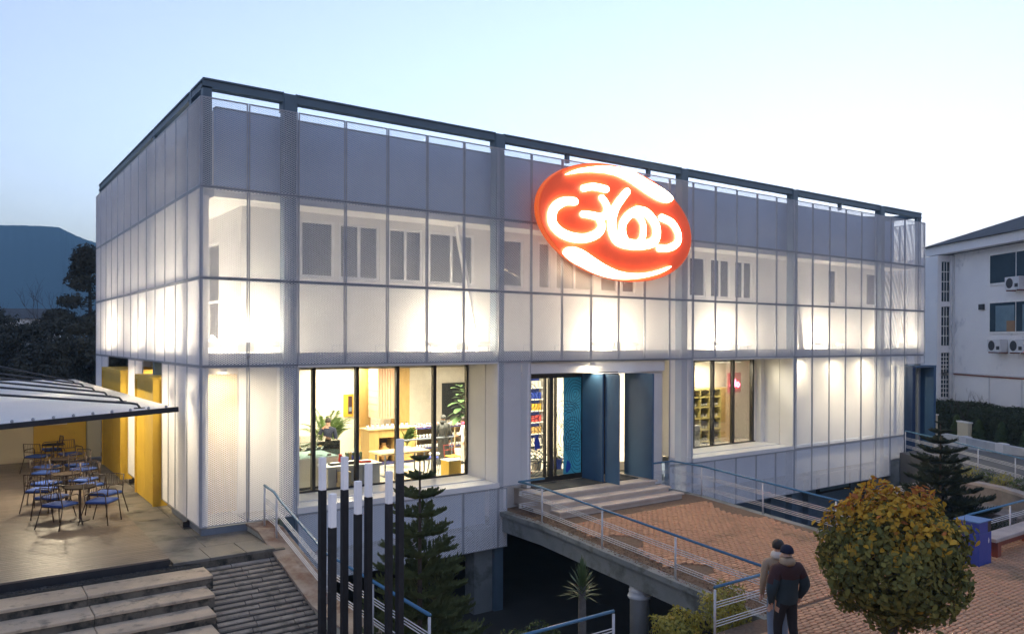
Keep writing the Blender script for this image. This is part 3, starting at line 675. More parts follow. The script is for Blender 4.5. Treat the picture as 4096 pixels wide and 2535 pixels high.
for a, b_ in ((9.86, 10.71), (10.765, 10.88), (11.04, 11.14), (11.185, 11.5)):
    m = MB(); m.box(a, b_, DY+0.035, DY+0.045, 0.041, 3.179); m.build('pane', 'glass_clear', dfr)
m = MB(); m.box(11.5, 12.25, DY+0.035, DY+0.045, 0.041, 3.179); flm = m.build('film_pane', 'film_blue', dfr)
# contour lines and blue islands printed on the door glass
def contour_lines():
    m = MB(); y = DY+0.028
    def loop(cx, cz, rx, rz, ph, amp=0.18, arc=(0, 2*math.pi), n=36):
        pts = []
        for k in range(n+1):
            a = arc[0]+(arc[1]-arc[0])*k/n; q = 1+amp*math.sin(2*a+ph)+amp*0.6*math.sin(3*a+ph*2.1)
            pts.append((cx+rx*q*math.cos(a), cz+rz*q*math.sin(a)))
        for (xa, za), (xb, zb) in zip(pts[:-1], pts[1:]):
            if not (11.51 < xa < 12.24 and 11.51 < xb < 12.24) and not (9.87 < xa < 10.70 and 9.87 < xb < 10.70) and not (11.19 < xa < 11.5 and 11.19 < xb < 11.5): continue
            if not (0.06 < za < 3.16): continue
            dx, dz = xb-xa, zb-za; l = math.hypot(dx, dz) or 1; nx, nz = -dz/l*0.010, dx/l*0.010
            m.add([(xa-nx, y, za-nz), (xb-nx, y, zb-nz), (xb+nx, y, zb+nz), (xa+nx, y, za+nz)], [(0, 1, 2, 3)])
    for cx, cz, ph in ((11.98, 2.62, 0.4), (11.72, 1.86, 1.9), (12.05, 0.75, 2.6), (10.05, 2.45, 1.0), (10.4, 1.2, 3.0), (11.85, 1.3, 0.9), (10.2, 0.4, 0.2)):
        for k in range(6): loop(cx, cz, 0.06+0.085*k, 0.09+0.11*k, ph+0.16*k)
    m.build('contour_print', 'film_line', dfr)
    yy = DY+0.024
    for cx, cz, s_ in ((9.99, 2.42, 0.17), (10.42, 1.1, 0.14), (11.7, 0.28, 0.12)):
        pts = [(cx+s_*1.0*math.cos(a)*(1+0.25*math.sin(2*a+cx)), yy, cz+s_*1.5*math.sin(a)*(1+0.3*math.cos(3*a+cz))) for a in np.linspace(0, 2*math.pi, 18)[:-1]]
        isl = MB(); isl.add(pts, [tuple(range(len(pts)))]); isl.build('island_print', 'cobalt', dfr)
contour_lines()
def wing(x, y0, y1, th=0.07):
    m = MB(); m.box(x-th/2, x+th/2, y0, y1, -0.105, 3.32); return m.build('door_wing', 'blue_paint', B, bevel=0.006)
wing(12.20, -0.38, 0.60); wing(12.27, -1.05, -0.42, 0.05)
wing(13.86, -0.95, 0.36)
part('portal_soffit', 'white_panel', lambda m: m.box(12.15, 13.92, -0.3, 0.7, 3.322, 3.334))
part('hall_panel', 'dark_niche', lambda m: m.box(13.34, 13.8, DY+0.02, DY+0.08, -0.1, 3.17))
# blue side portal at the far right end
m = MB(); m.box(31.28, 31.55, -0.35, 0.2, -0.95, 3.25); m.build('side_portal_jamb', 'blue_dark', B)
m = MB(); m.box(31.56, 33.3, 0.42, 0.5, -0.95, 3.1); m.build('side_portal_door', 'blue_paint', B)
m = MB(); m.box(33.25, 33.45, -0.35, 0.5, -0.95, 3.16); m.build('side_portal_jamb', 'blue_paint', B)
m = MB(); m.box(31.56, 33.47, -0.35, 0.5, 3.161, 3.255); m.build('side_portal_head', 'blue_paint', B)
m = MB(); m.box(31.75, 31.79, 0.39, 0.415, 0.4, 3.1); m.build('side_portal_light', 'window_white', B)
m = MB(); m.box(30.4, 33.5, -0.6, 0.9, -1.2, -0.96); m.build('side_landing', 'concrete', B)
m = MB(); m.box(30.3, 30.42, 0.1, 0.16, 0.25, 3.3); m.build('slot_window', 'window_white', B)
# yellow portals on the left side
def yportal(y0, y1, out, z1):
    m = MB(); m.box(-out, LX-0.2, y1-0.12, y1, -0.18, z1); m.build('yellow_jamb', 'yellow', B)
    m = MB(); m.box(-out, LX-0.2, y0, y0+0.06, -0.18, z1-0.06) ; m.build('yellow_jamb', 'yellow', B)
    m = MB(); m.box(-out, LX-0.2, y0+0.065, y1-0.125, z1-0.14, z1); m.build('yellow_head', 'yellow', B)
    ym = (y0+y1)/2
    m = MB(); m.box(-out+0.03, -out+0.08, y0+0.065, ym-0.01, -0.17, z1-0.145); m.build('yellow_door', 'yellow', B)
    m = MB(); m.box(-out+0.03, -out+0.08, ym+0.01, y1-0.125, -0.17, z1-0.145); m.build('yellow_door', 'yellow', B)
yportal(4.08, 6.66, 0.2, 3.34); yportal(9.1, 13.0, 0.2, 3.36)
m = MB(); m.box(0.5, 1.3, 1.5, 1.56, 0.0, 3.5); m.build('wood_panel', 'oak_pale', B)
# basement face under the building on the right
part('basement_wall', 'basement_wall', lambda m: m.box(15.4, 30.0, 1.5, 1.7, VZ, -1.16))
part('basement_door', 'blue_dark', lambda m: m.box(20.2, 21.0, 1.44, 1.49, VZ, -1.7))
bwn = part('basement_window', 'black_metal', lambda m: m.box(26.6, 29.2, 1.42, 1.49, -2.4, -1.3)); m = MB(); m.box(26.75, 29.05, 1.40, 1.415, -2.3, -1.4); m.build('pane', 'pane_broken', bwn)
for x in (18.6, 22.97, 25.6):
    part('basement_pier', 'basement_wall', lambda m: m.box(x, x+0.35, 1.2, 1.49, VZ, -1.16))
part('basement_pier', 'concrete', lambda m: m.box(7.72, 8.35, 0.2, 0.7, VZ, -1.12))

# ================================================================== SIGN
def sx(u): return u
SIGN = thing('oval_sign', 'large glowing oval orange red sign with white lettering on the screen facade', 'sign', (12.9, -0.3, 6.3))
sg = tuple(SIGN.location); SC = Vector((12.93, -0.30, 8.16)); TH = R(-5.5); SA, SB = 3.38, 1.83
def ell(k, f=1.0, n=72):
    a = 2*math.pi*k/n; x, z = SA*f*math.cos(a), SB*f*math.sin(a)
    return SC.x+x*math.cos(TH)-z*math.sin(TH), SC.z+x*math.sin(TH)+z*math.cos(TH)
out = [ell(k) for k in range(72)]; inn = [ell(k, 0.985) for k in range(72)]
XZ = lambda u, v_, d: (u, d, v_)
m = MB(sg); m.prism(out, XZ, -0.18, -0.36); m.build('rim', 'sign_rim', SIGN)
m = MB(sg); m.prism(inn, XZ, -0.361, -0.375); m.build('face', 'sign_red', SIGN)
for x, z in ((10.6, 8.9), (10.6, 7.4), (15.2, 8.9), (15.2, 7.4)):
    m = MB(sg); m.box(x-0.04, x+0.04, -0.18, 0.14, z-0.04, z+0.04); m.build('bracket', 'steel_grey', SIGN)
# strokes measured on the face (metres, x along the facade / z up)
def smooth_path(pts, n=8):
    P = [Vector((*p_, 0)) for p_ in pts]; out_ = []
    for i in range(len(P)-1):
        p0, p1, p2, p3 = P[max(i-1, 0)], P[i], P[i+1], P[min(i+2, len(P)-1)]
        for k in range(n):
            t = k/n; out_.append(0.5*((2*p1)+(p2-p0)*t+(2*p0-5*p1+4*p2-p3)*t*t+(3*p1-p0-3*p2+p3)*t**3))
    out_.append(P[-1]); return [(p_.x, p_.y) for p_ in out_]
DEP = [0.0]
def stroke(name, pts, w_, n=8):
    path = smooth_path(pts, n); ws = w_ if isinstance(w_, (list, tuple)) else [w_, w_]
    wid = np.interp(np.linspace(0, 1, len(path)), np.linspace(0, 1, len(ws)), ws)
    L_, R_ = [], []
    for i, (x, z) in enumerate(path):
        a = path[max(i-1, 0)]; b_ = path[min(i+1, len(path)-1)]; dx, dz = b_[0]-a[0], b_[1]-a[1]; l = math.hypot(dx, dz) or 1
        nx, nz = -dz/l, dx/l; L_.append((x+nx*wid[i], z+nz*wid[i])); R_.append((x-nx*wid[i], z-nz*wid[i]))
    m = MB(sg); DEP[0] += 0.003; d0, d1 = -0.376, -0.43-DEP[0]; n_ = len(path)
    vs_ = [(x, d0, z) for x, z in L_]+[(x, d0, z) for x, z in R_]+[(x, d1, z) for x, z in L_]+[(x, d1, z) for x, z in R_]; fs_ = []
    for i in range(n_-1):
        fs_ += [(2*n_+i, 2*n_+i+1, 3*n_+i+1, 3*n_+i), (i, i+1, 2*n_+i+1, 2*n_+i), (n_+i, 3*n_+i, 3*n_+i+1, n_+i+1)]
    m.add(vs_, fs_)
    for e in (0, n_-1):     # round ends
        x, z = path[e]; r_ = wid[e]
        if r_ > 0.03: m.prism([(x+r_*0.995*math.cos(a), z+r_*0.995*math.sin(a)) for a in np.linspace(0, 2*math.pi, 19)[:-1]], XZ, d0, d1+0.0015)
    m.build(name, 'sign_letter', SIGN)
stroke('letter_dal', [(14.786, 8.517), (15.267, 8.394), (15.57, 8.082), (15.556, 7.742), (15.151, 7.532), (14.674, 7.488)], 0.110)
stroke('letter_heh', [(13.65, 8.655), (14.045, 8.612), (14.394, 8.371), (14.552, 8.054), (14.437, 7.713), (14.013, 7.561), (13.373, 7.514), (12.822, 7.591), (12.568, 7.836), (12.516, 8.201), (12.671, 8.638), (12.959, 8.987), (13.178, 9.214)], [0.132, 0.145, 0.145, 0.167, 0.132, 0.106])
stroke('letter_heh_loop', [(13.65, 8.655), (13.293, 8.486), (13.015, 8.192), (12.987, 7.87), (13.165, 7.59), (13.484, 7.522), (13.807, 7.666), (13.927, 7.974), (13.879, 8.27), (13.651, 8.477), (13.441, 8.5)], [0.132, 0.114, 0.106, 0.088, 0.079])
stroke('letter_noon', [(12.081, 8.892), (12.265, 8.702), (12.315, 8.445), (12.07, 8.285), (11.654, 8.303), (11.3, 8.306)], [0.092, 0.114, 0.092])
stroke('letter_yeh', [(11.931, 8.252), (12.086, 8.005), (11.899, 7.755), (11.453, 7.579), (10.916, 7.548), (10.425, 7.66), (10.103, 7.907), (10.082, 8.229), (10.26, 8.471), (10.582, 8.63), (10.964, 8.66)], [0.088, 0.123, 0.132, 0.132, 0.132, 0.132, 0.106])
stroke('dot_bar', [(11.323, 9.108), (11.718, 9.205), (12.262, 9.184)], 0.097)
def swoosh(name, pts):
    P = smooth_path(pts, 6)[:-1]; m = MB(sg); DEP[0] += 0.003
    m.prism(P, XZ, -0.376, -0.43-DEP[0]); me = m.mesh(name)
    import bmesh
    bm = bmesh.new(); bm.from_mesh(me); bmesh.ops.triangulate(bm, faces=[f_ for f_ in bm.faces if len(f_.verts) > 4]); bm.to_mesh(me); bm.free()
    link(name, me, 'sign_letter', SIGN)
swoosh('upper_swoosh', [(10.591, 9.447), (11.105, 9.674), (11.922, 9.863), (12.628, 9.929), (13.359, 9.89), (14.115, 9.68), (14.899, 9.446), (15.261, 9.246), (15.181, 9.103), (14.862, 9.053), (14.311, 9.176), (13.736, 9.385), (13.212, 9.577), (12.737, 9.678), (12.132, 9.702), (11.374, 9.627), (10.591, 9.447)])
swoosh('lower_swoosh', [(10.512, 7.038), (10.603, 7.18), (10.852, 7.248), (11.252, 7.18), (11.695, 6.988), (12.219, 6.769), (12.791, 6.611), (13.378, 6.567), (13.981, 6.609), (14.6, 6.73), (15.203, 6.903), (14.797, 6.696), (14.135, 6.513), (13.379, 6.395), (12.648, 6.376), (11.94, 6.472), (11.289, 6.664), (10.755, 6.867), (10.512, 7.038)])

# ================================================================== LAMPS
LAMP = 0.68     # lamps against the dusk exposure
def area(name, loc, rot, sx_, sy_, energy, color, parent=None):
    l = bpy.data.lights.new(name, 'AREA'); l.shape = 'RECTANGLE'; l.size = sx_; l.size_y = sy_; l.energy = energy*LAMP; l.color = color
    o_ = bpy.data.objects.new(name, l); COL.objects.link(o_); o_.location = loc; o_.rotation_euler = rot
    if parent: o_.parent = parent
    return o_
FLOOD = 7.2
def flood(x, y, rz, label, e=FLOOD, wings=True):
    t = thing('floodlight', label, 'floodlight', (x, y, 3.85), 'floodlights on the walkway behind the screen', rz)
    m = MB(); m.box(-0.19, 0.19, -0.10, -0.02, 0.22, 0.48); m.build('housing', 'flood_body', t)
    m = MB(); m.box(-0.17, 0.17, -0.018, -0.008, 0.24, 0.46); m.build('lens', 'flood_lens', t)
    m = MB(); m.box(-0.22, -0.195, -0.08, -0.04, 0.0, 0.4); m.box(0.195, 0.22, -0.08, -0.04, 0.0, 0.4); m.box(-0.2, 0.2, -0.09, -0.03, 0.0, 0.02); m.build('yoke', 'flood_body', t)
    l = bpy.data.lights.new('flood_lamp', 'POINT'); l.energy = e*LAMP; l.color = (1.0, 0.83, 0.60); l.shadow_soft_size = 0.14
    lo = bpy.data.objects.new('flood_lamp', l); COL.objects.link(lo); lo.location = (0, 0.14, 0.52); lo.parent = t
for x, l_ in ((1.25, 'small floodlight at the corner bay behind the screen panels'), (7.5, 'small floodlight above the right end of the wide cafe window'), (13.7, 'small floodlight behind the screen above the blue entrance doors'),
              (19.75, 'small floodlight behind the screen above the window with jar shelves'), (26.3, 'small floodlight behind the screen right of the jar shelf window'), (31.9, 'small floodlight behind the screen above the blue side portal')):
    flood(x, 0.62, 0, l_)
    for s_ in (-1, 1):
        if x > 28: continue
        m = MB(); cx = x+s_*0.75
        m.add([(cx-0.33, 0.45, 4.22), (cx+0.33, 0.45, 4.22), (cx+0.33, 0.9, 4.34), (cx-0.33, 0.9, 4.34), (cx-0.33, 0.45, 4.19), (cx+0.33, 0.45, 4.19), (cx+0.33, 0.9, 4.31), (cx-0.33, 0.9, 4.31)],
              [(0, 1, 2, 3), (4, 7, 6, 5), (0, 4, 5, 1), (1, 5, 6, 2), (2, 6, 7, 3), (3, 7, 4, 0)])
        tr_ = thing('tray_lamp', 'flat white tray lamp on thin legs beside a floodlight on the walkway', 'lamp', (cx, 0.68, 3.85), 'flat tray lamps beside the floodlights')
        m.o = Vector(tr_.location); m.v = [tuple(Vector(p_)-m.o) for p_ in m.v]; m.build('tray', 'flood_body', tr_)
        for lx in (-0.25, 0.25):
            m = MB(); m.box(lx-0.012, lx+0.012, -0.02, 0.005, 0.0, 0.41); m.build('leg', 'steel_grey', tr_)
flood(0.72, 11.6, R(-90), 'small floodlight on the left side walkway near the deck wall', 13)
flood(0.72, 6.6, R(-90), 'added small floodlight on the left side walkway above the first yellow portal', 9)  # this flood and the next are added to whiten the left screen
flood(0.72, 3.2, R(-90), 'added small floodlight on the left side walkway near the corner', 9)
for k, (x, y, lab) in enumerate(((0.75, 0.75, 'small downlight under the walkway at the building corner'), (0.75, 3.0, 'added small downlight under the walkway before the first yellow portal'), (0.75, 7.9, 'added small downlight under the walkway between the yellow portals'), (25.0, 0.85, 'small downlight under the walkway right of the jar shelf window'), (12.0, -0.1, 'small downlight above the entrance landing'), (27.6, 0.7, 'added small downlight under the walkway before the plain screen bays'), (30.0, 0.7, 'added small downlight under the walkway near the blue side portal'))):
    t = thing('downlight', lab, 'downlight', (x, y, 3.60), 'downlights under the walkway')  # left side and far bay downlights are added to brighten the ground storey
    m = MB(); m.lathe([(.09, .09), (.09, .0), (.07, .0), (.07, .03)], (0, 0, 0), 14); m.build('housing', 'flood_body', t)
    m = MB(); m.lathe([(.01, .028), (.066, .028), (.066, .034)], (0, 0, 0), 14); m.build('lens', 'ceiling_panel', t)
    area('downlight_lamp', (0, 0, -.01), (0, 0, 0), .12, .12, (5, 5, 5, 4, 1.2, 4, 4)[k], (1.0, 0.84, 0.58), t)
for x, y, sx_, sy_, e in ((4.6, 3.6, 3.6, 2.2, 13), (9.0, 4.6, 3.2, 2.2, 26), (7.0, 7.6, 3.2, 2.2, 10), (12.4, 4.2, 2.6, 2.2, 17), (18.6, 2.5, 3.6, 2.0, 17), (21.4, 2.5, 2.5, 2.0, 18)):
    t = thing('ceiling_light', 'flat square ceiling light panel inside the cafe', 'ceiling light', (x, y, 3.49), 'ceiling light panels inside the cafe')
    m = MB(); m.box(-0.6, 0.6, -0.6, 0.6, 0.02, 0.06); m.build('frame', 'window_white', t)
    m = MB(); m.box(-0.57, 0.57, -0.57, 0.57, 0.01, 0.019); m.build('diffuser', 'ceiling_panel', t)
    area('ceiling_lamp', (0, 0, -0.02), (0, 0, 0), 1.1, 1.1, e, (1.0, 0.87, 0.66), t)
# warm lamp under the canopy and one at the foot of the left corner (the photo shows their yellow pools of light)
t = thing('canopy_lamp', 'small round lamp fixed under the white canopy above the chairs', 'lamp', (-2.4, 6.0, 2.58))
m = MB(); m.lathe([(0.02, 0.0), (0.14, 0.0), (0.16, 0.05), (0.1, 0.1)], (0, 0, 0), 12); m.build('housing', 'ceiling_panel', t)
l = bpy.data.lights.new('canopy_bulb', 'POINT'); l.energy = 14*LAMP; l.color = (1.0, 0.84, 0.58); l.shadow_soft_size = 0.12
lo = bpy.data.objects.new('canopy_bulb', l); COL.objects.link(lo); lo.location = (0, 0, -0.12); lo.parent = t

# ================================================================== RAILINGS
def railing(name, label, pts, posts, h=0.95, group=None, post_mat='rail_white'):
    """pts: foot polyline; blue hand rail, white posts and two sets of three thin white bars"""
    t = thing(name, label, 'railing', pts[0], group); o_ = pts[0]
    P = [Vector(p_) for p_ in pts]
    m = MB(o_); m.tube([p_+Vector((0, 0, h)) for p_ in P], 0.03, 8); m.build('handrail', 'rail_blue', t, True)
    for hh in (0.66, 0.61, 0.56, 0.31, 0.26, 0.21):
        m = MB(o_); m.tube([p_+Vector((0, 0, hh)) for p_ in P], 0.0095, 5); m.build('bar', post_mat, t)
    for q in posts:
        m = MB(o_); m.tube([q, (q[0], q[1], q[2]+h-0.02)], 0.024, 8); m.build('post', post_mat, t, True)
    return t
railing('bridge_railing', 'white railing with blue handrail along the bridge side facing the pine', [(9.55, -0.75, brz(0)), (8.62, -0.75, brz(0)), (8.62, -1.84, brz(-1.84)), (8.62, -9.35, PLZ)],
        [(8.62, y, brz(y)-0.02) for y in (-1.84, -4.3, -6.75, -9.3)])
railing('bridge_railing', 'white railing with blue handrail along the bridge side facing the blue basement', [(14.1, -0.55, brz(0)), (15.18, -0.55, brz(0)), (15.18, -1.84, brz(-1.84)), (15.18, -9.2, PLZ)],
        [(15.18, y, brz(y)-0.02) for y in (-1.84, -4.2, -6.6, -9.1)])
railing('plaza_railing', 'short blue topped railing turning from the bridge beside the two walking people', [(8.60, -9.38, PLZ), (6.80, -9.38, PLZ)], [(6.82, -9.38, PLZ-0.03)])
railing('court_railing', 'low blue handrail over yellow shrubs at the edge of the sunken court', [(4.4, -9.25, PLZ), (1.75, -9.25, PLZ)], [(4.4, -9.25, PLZ-0.03), (2.4, -9.25, PLZ-0.03)])
railing('ramp_railing', 'white railing with blue handrail on the low wall beside the ribbed ramp', [(1.35, -0.53, 0.0), (1.35, -1.20, -0.05), (1.35, -1.6, -0.17), (1.35, -4.29, -0.77), (1.35, -8.4, -0.80)],
        [(1.35, -0.53, -0.02), (1.35, -1.37, -0.12), (1.35, -4.29, -0.8), (1.35, -6.38, -0.82), (1.35, -8.38, -0.82)])
railing('terrace_railing', 'blue topped railing behind the bench and blue litter bin', [(17.0, -9.2, PLZ), (24.2, -9.25, PLZ)], [(17.1, -9.2, PLZ-0.03), (19.5, -9.22, PLZ-0.03), (21.9, -9.24, PLZ-0.03)])
railing('walkway_railing', 'dark blue railing from the blue side portal past the second pine', [(30.4, -0.5, -0.6), (29.6, -2.6, -0.72), (28.4, -5.8, -0.95), (26.5, -8.6, -1.05)],
        [(30.4, -0.5, -0.62), (29.0, -4.2, -0.86), (28.4, -5.8, -0.97), (26.5, -8.6, -1.1)], post_mat='rail_white')
wk = MB(); wk.add([(30.1, -0.4, -0.62), (34, -0.4, -0.62), (36, -9, -1.0), (26.2, -9, -1.0), (30.1, -0.4, VZ), (34, -0.4, VZ), (36, -9, VZ), (26.2, -9, VZ)],
                  [(0, 3, 2, 1), (3, 0, 4, 7), (2, 3, 7, 6)]); struct(wk.build('side_walkway', 'asphalt'))

# ================================================================== LIGHT POLES
PL = [(-0.742, -9.248, 2.868, 2.465, 'black lamp post with white tip beside the shortest, at the outer edge of the cluster'),
      (-0.834, -9.798, 2.498, 2.099, 'shortest black lamp post with white tip in the cluster of seven'),
      (-0.385, -9.135, 2.834, 2.414, 'tall black lamp post with white tip between the shortest and a short one'),
      (-0.450, -9.703, 2.599, 2.199, 'second shortest black lamp post with white tip in the cluster of seven'),
      (-0.211, -9.505, 2.776, 2.358, 'medium black lamp post with white tip in the middle of the cluster of seven'),
      (0.235, -9.210, 2.593, 2.166, 'slightly short black lamp post with white tip right beside the tallest one'),
      (0.031, -9.924, 3.126, 2.705, 'tallest black lamp post with white tip in front of the pine')]
for x, y, ztop, zw, lab in PL:
    t = thing('lamp_post', lab, 'lamp post', (x, y, PLZ-0.02), 'cluster of seven black lamp posts', R(8)); h_ = 0.041
    m = MB(); m.box(-h_, h_, -h_, h_, 0, zw-PLZ); m.build('post', 'pole_black', t, bevel=0.004)
    m = MB(); m.box(-h_+0.002, h_-0.002, -h_+0.002, h_-0.002, zw-PLZ, ztop-PLZ+0.02); m.build('lamp_tip', 'lamp_white', t, bevel=0.006)
    m = MB(); m.box(-0.1, 0.1, -0.1, 0.1, 0, 0.025); m.build('base_plate', 'pole_black', t)

# ================================================================== CANOPY, BACK WALL
cn = thing('canopy', 'white fabric canopy with dark tubes over the deck chairs', 'canopy', (-2.5, 6, -0.1)); co = tuple(cn.location)
def cz(x, y): return 2.87+0.062*(x+0.6)*(1-(y+0.4)/14.6)
m = MB(co); NX, NY = 10, 54; vs_, fs_ = [], []
def cpt(i, j):
    y = -0.38+14.6*j/NY; xr = -0.62-0.30*j/NY; x = -8.5+(xr+8.5)*(i/NX)**0.7; return (x, y, cz(x, y))
for j in range(NY+1):
    for i in range(NX+1): vs_.append(cpt(i, j))
for j in range(NY):
    for i in range(NX): a = j*(NX+1)+i; fs_.append((a, a+1, a+NX+2, a+NX+1))
m.add(vs_, fs_); fab = m.build('fabric', 'fabric_white', cn, True); sol = fab.modifiers.new('thick', 'SOLIDIFY'); sol.thickness = 0.012
m = MB(co); m.bar((-0.55, -0.42, 2.83), (-8.6, -0.42, 2.37), 0.09, 0.11); m.build('front_beam', 'gasket', cn)
m = MB(co); m.bar((-0.62, -0.30, 2.82), (-0.92, 14.2, 2.82), 0.05, 0.06); m.build('side_beam', 'gasket', cn)
for k in range(22):
    x = -0.8-k*0.36
    m = MB(co); m.lathe([(0.02, 0), (0.03, 0.02), (0.03, 0.05), (0.012, 0.07)], (x, -0.42, 2.88+0.057*(x+0.55)), 8); m.build('clamp', 'frame_grey', cn)
for k in range(6):
    y = 0.2+k*2.28
    m = MB(co); sl = (.113, .131, .14, .153, .176, .26)[k]; m.tube([(-1.22, y, 2.85), (-1.28, y, 2.93), (-1.42, y, 2.96), (-3.9, y, 2.96+2.48*sl), (-9, y, 2.96+7.58*sl)], 0.026, 8); m.build('tube', 'gasket', cn, True)
    m = MB(co); m.box(-1.34, -1.12, y-0.05, y+0.05, 2.83, 2.855); m.build('tube_foot', 'gasket', cn)
for x, y in ((-8.4, -0.4), (-8.4, 7), (-8.4, 14)):
    m = MB(co); m.tube([(x, y, -0.1), (x, y, 4.9)], 0.06, 8); m.build('mast', 'gasket', cn)
bwl = thing('deck_wall', 'cream wall with a yellow end closing the deck under the canopy', 'wall', (-2.5, 14.3, -0.1)); bo = tuple(bwl.location)
m = MB(bo); m.box(-9, -2.24, 14.26, 14.5, -0.12, 2.45); m.build('cream_section', 'cream_wall', bwl)
m = MB(bo); m.box(-2.235, -0.55, 14.20, 14.5, -0.12, 2.45); m.build('yellow_section', 'yellow', bwl)
m = MB(bo); m.box(-2.12, -1.18, 14.16, 14.195, 1.22, 1.27); m.build('sill', 'cream_wall', bwl)
m = MB(bo); m.box(-2.1, -1.2, 14.17, 14.195, 1.272, 1.95); m.build('pane', 'pane_dark', bwl)
m = MB(bo); m.box(-0.545, 0.0, 14.6, 14.8, -0.12, 2.45); m.build('cream_section', 'cream_wall', bwl)

# ================================================================== CHAIRS AND TABLES
def make_chair():
    t = thing('armchair', 'dark metal armchair with blue seat cushion on the deck', 'chair', (0, 0, 0), 'armchairs with blue cushions on the deck')
    s_ = 1.16
    for x in (-0.26, 0.26):
        m = MB(); m.tube([(x*1.1*s_, 0.27*s_, 0), (x*s_, 0.22*s_, 0.44*s_), (x*s_, 0.20*s_, 0.62*s_), (x*s_, 0.16*s_, 0.66*s_), (x*s_, -0.16*s_, 0.66*s_), (x*s_, -0.21*s_, 0.62*s_)], 0.0135, 6); m.build('front_leg', 'chair_metal', t, True)
        m = MB(); m.tube([(x*1.15*s_, -0.34*s_, 0), (x*s_, -0.21*s_, 0.44*s_), (x*0.95*s_, -0.27*s_, 0.84*s_)], 0.0135, 6); m.build('rear_leg', 'chair_metal', t, True)
    m = MB(); m.tube([(-0.25*s_, -0.22*s_, 0.43*s_), (0.25*s_, -0.22*s_, 0.43*s_)], 0.01, 5); m.tube([(-0.26*s_, 0.22*s_, 0.43*s_), (0.26*s_, 0.22*s_, 0.43*s_)], 0.01, 5); m.tube([(-0.26*s_, -0.22*s_, 0.43*s_), (-0.26*s_, 0.22*s_, 0.43*s_)], 0.01, 5); m.tube([(0.26*s_, -0.22*s_, 0.43*s_), (0.26*s_, 0.22*s_, 0.43*s_)], 0.01, 5); m.build('seat_frame', 'chair_metal', t)
    m = MB()
    for z in (0.60, 0.84): m.tube([(-0.25*s_, -0.245*s_-(z-0.6)*0.1, z*s_), (0, -0.30*s_-(z-0.6)*0.1, z*s_), (0.25*s_, -0.245*s_-(z-0.6)*0.1, z*s_)], 0.011, 5)
    for q in range(9):
        x = (-0.22+q*0.055)*s_; yy = -0.245*s_-0.05*s_*(1-abs(x)/(0.25*s_))
        m.tube([(x, yy, 0.60*s_), (x, yy-0.025, 0.84*s_)], 0.006, 4)
    m.build('backrest', 'chair_metal', t)
    m = MB(); r_ = 0.05
    ring = []
    for cx, cy, a0 in ((0.20, 0.19, 0), (-0.20, 0.19, 90), (-0.20, -0.19, 180), (0.20, -0.19, 270)):
        for q in range(4): a = R(a0+q*30); ring.append(((cx+r_*math.cos(a))*s_, (cy+r_*math.sin(a))*s_))
    n_ = len(ring); zz = [(0.435, 0.93), (0.45, 1.0), (0.475, 1.0), (0.49, 0.93)]
    vs2 = [(x*f_, y*f_, z*s_) for z, f_ in zz for x, y in ring]
    fs2 = [(i*n_+k2, i*n_+(k2+1) % n_, (i+1)*n_+(k2+1) % n_, (i+1)*n_+k2) for i in range(3) for k2 in range(n_)]+[tuple(range(n_-1, -1, -1)), tuple(range(3*n_, 4*n_))]
    m.add(vs2, fs2); m.build('cushion', 'cushion_blue', t, True)
    return t
ch = make_chair()
SPOT = [(-2.55, 2.45, 40), (-1.68, 2.35, -35), (-2.62, 3.55, 130), (-1.45, 3.4, 218), (-2.75, 4.75, 60), (-2.55, 5.75, 130), (-1.62, 4.85, -50), (-1.65, 5.8, 230),
        (-2.4, 7.75, 55), (-2.25, 8.9, 125), (-1.4, 7.85, -60), (-1.5, 8.85, 215), (-2.3, 11.6, 50), (-1.35, 11.6, -70), (-1.75, 13.2, 185)]
for i, (x, y, a) in enumerate(SPOT):
    cc = Vector((x, y, -0.08))
    if i == 0: ch.location = cc; ch.rotation_euler = (0, 0, R(a-90))
    else: dup(ch, cc, R(a-90))
def make_table():
    t = thing('bistro_table', 'round dark bistro table among the blue cushioned chairs on the deck', 'table', (0, 0, 0), 'round dark bistro tables on the deck')
    m = MB(); m.lathe([(0.02, 0.80), (0.34, 0.80), (0.35, 0.815), (0.34, 0.83), (0.02, 0.83)], (0, 0, 0), 24); m.build('tabletop', 'table_dark', t)
    m = MB(); m.tube([(0, 0, 0.02), (0, 0, 0.80)], 0.028, 8); m.build('stem', 'chair_metal', t)
    m = MB(); m.lathe([(0.23, 0), (0.23, 0.015), (0.04, 0.035), (0.03, 0.06)], (0, 0, 0), 20); m.build('foot', 'chair_metal', t)
    return t
tb = make_table()
for i, (x, y) in enumerate(((-2.08, 2.95), (-2.13, 5.3), (-1.9, 8.35), (-1.8, 12.2))):
    if i == 0: tb.location = (x, y, -0.08)
    else: dup(tb, (x, y, -0.08))

# ================================================================== BIN, BENCH, COLUMN
t = thing('litter_bin', 'square blue metal litter bin beside the stone bench', 'bin', (16.1, -9.75, PLZ-0.02))
m = MB(); m.box(-0.33, 0.33, -0.29, 0.29, 0, 0.80); m.build('body', 'bin_blue', t, bevel=0.01)
m = MB(); m.box(-0.33, 0.14, -0.29, 0.29, 0.801, 1.07); m.build('upper_body', 'bin_blue', t, bevel=0.01)
m = MB(); m.box(-0.35, 0.35, -0.31, 0.31, 1.071, 1.10); m.build('lid', 'bin_top', t, bevel=0.006)
m = MB(); m.box(0.141, 0.32, -0.285, 0.285, 0.801, 1.07); m.build('slot', 'black_metal', t)
m = MB(); m.add([(0.332, -0.02, 0.62), (0.332, 0.05, 0.55), (0.332, 0.02, 0.48), (0.332, -0.05, 0.5), (0.332, -0.05, 0.58)], [(0, 1, 2, 3, 4)]); m.build('emblem', 'label_white', t)
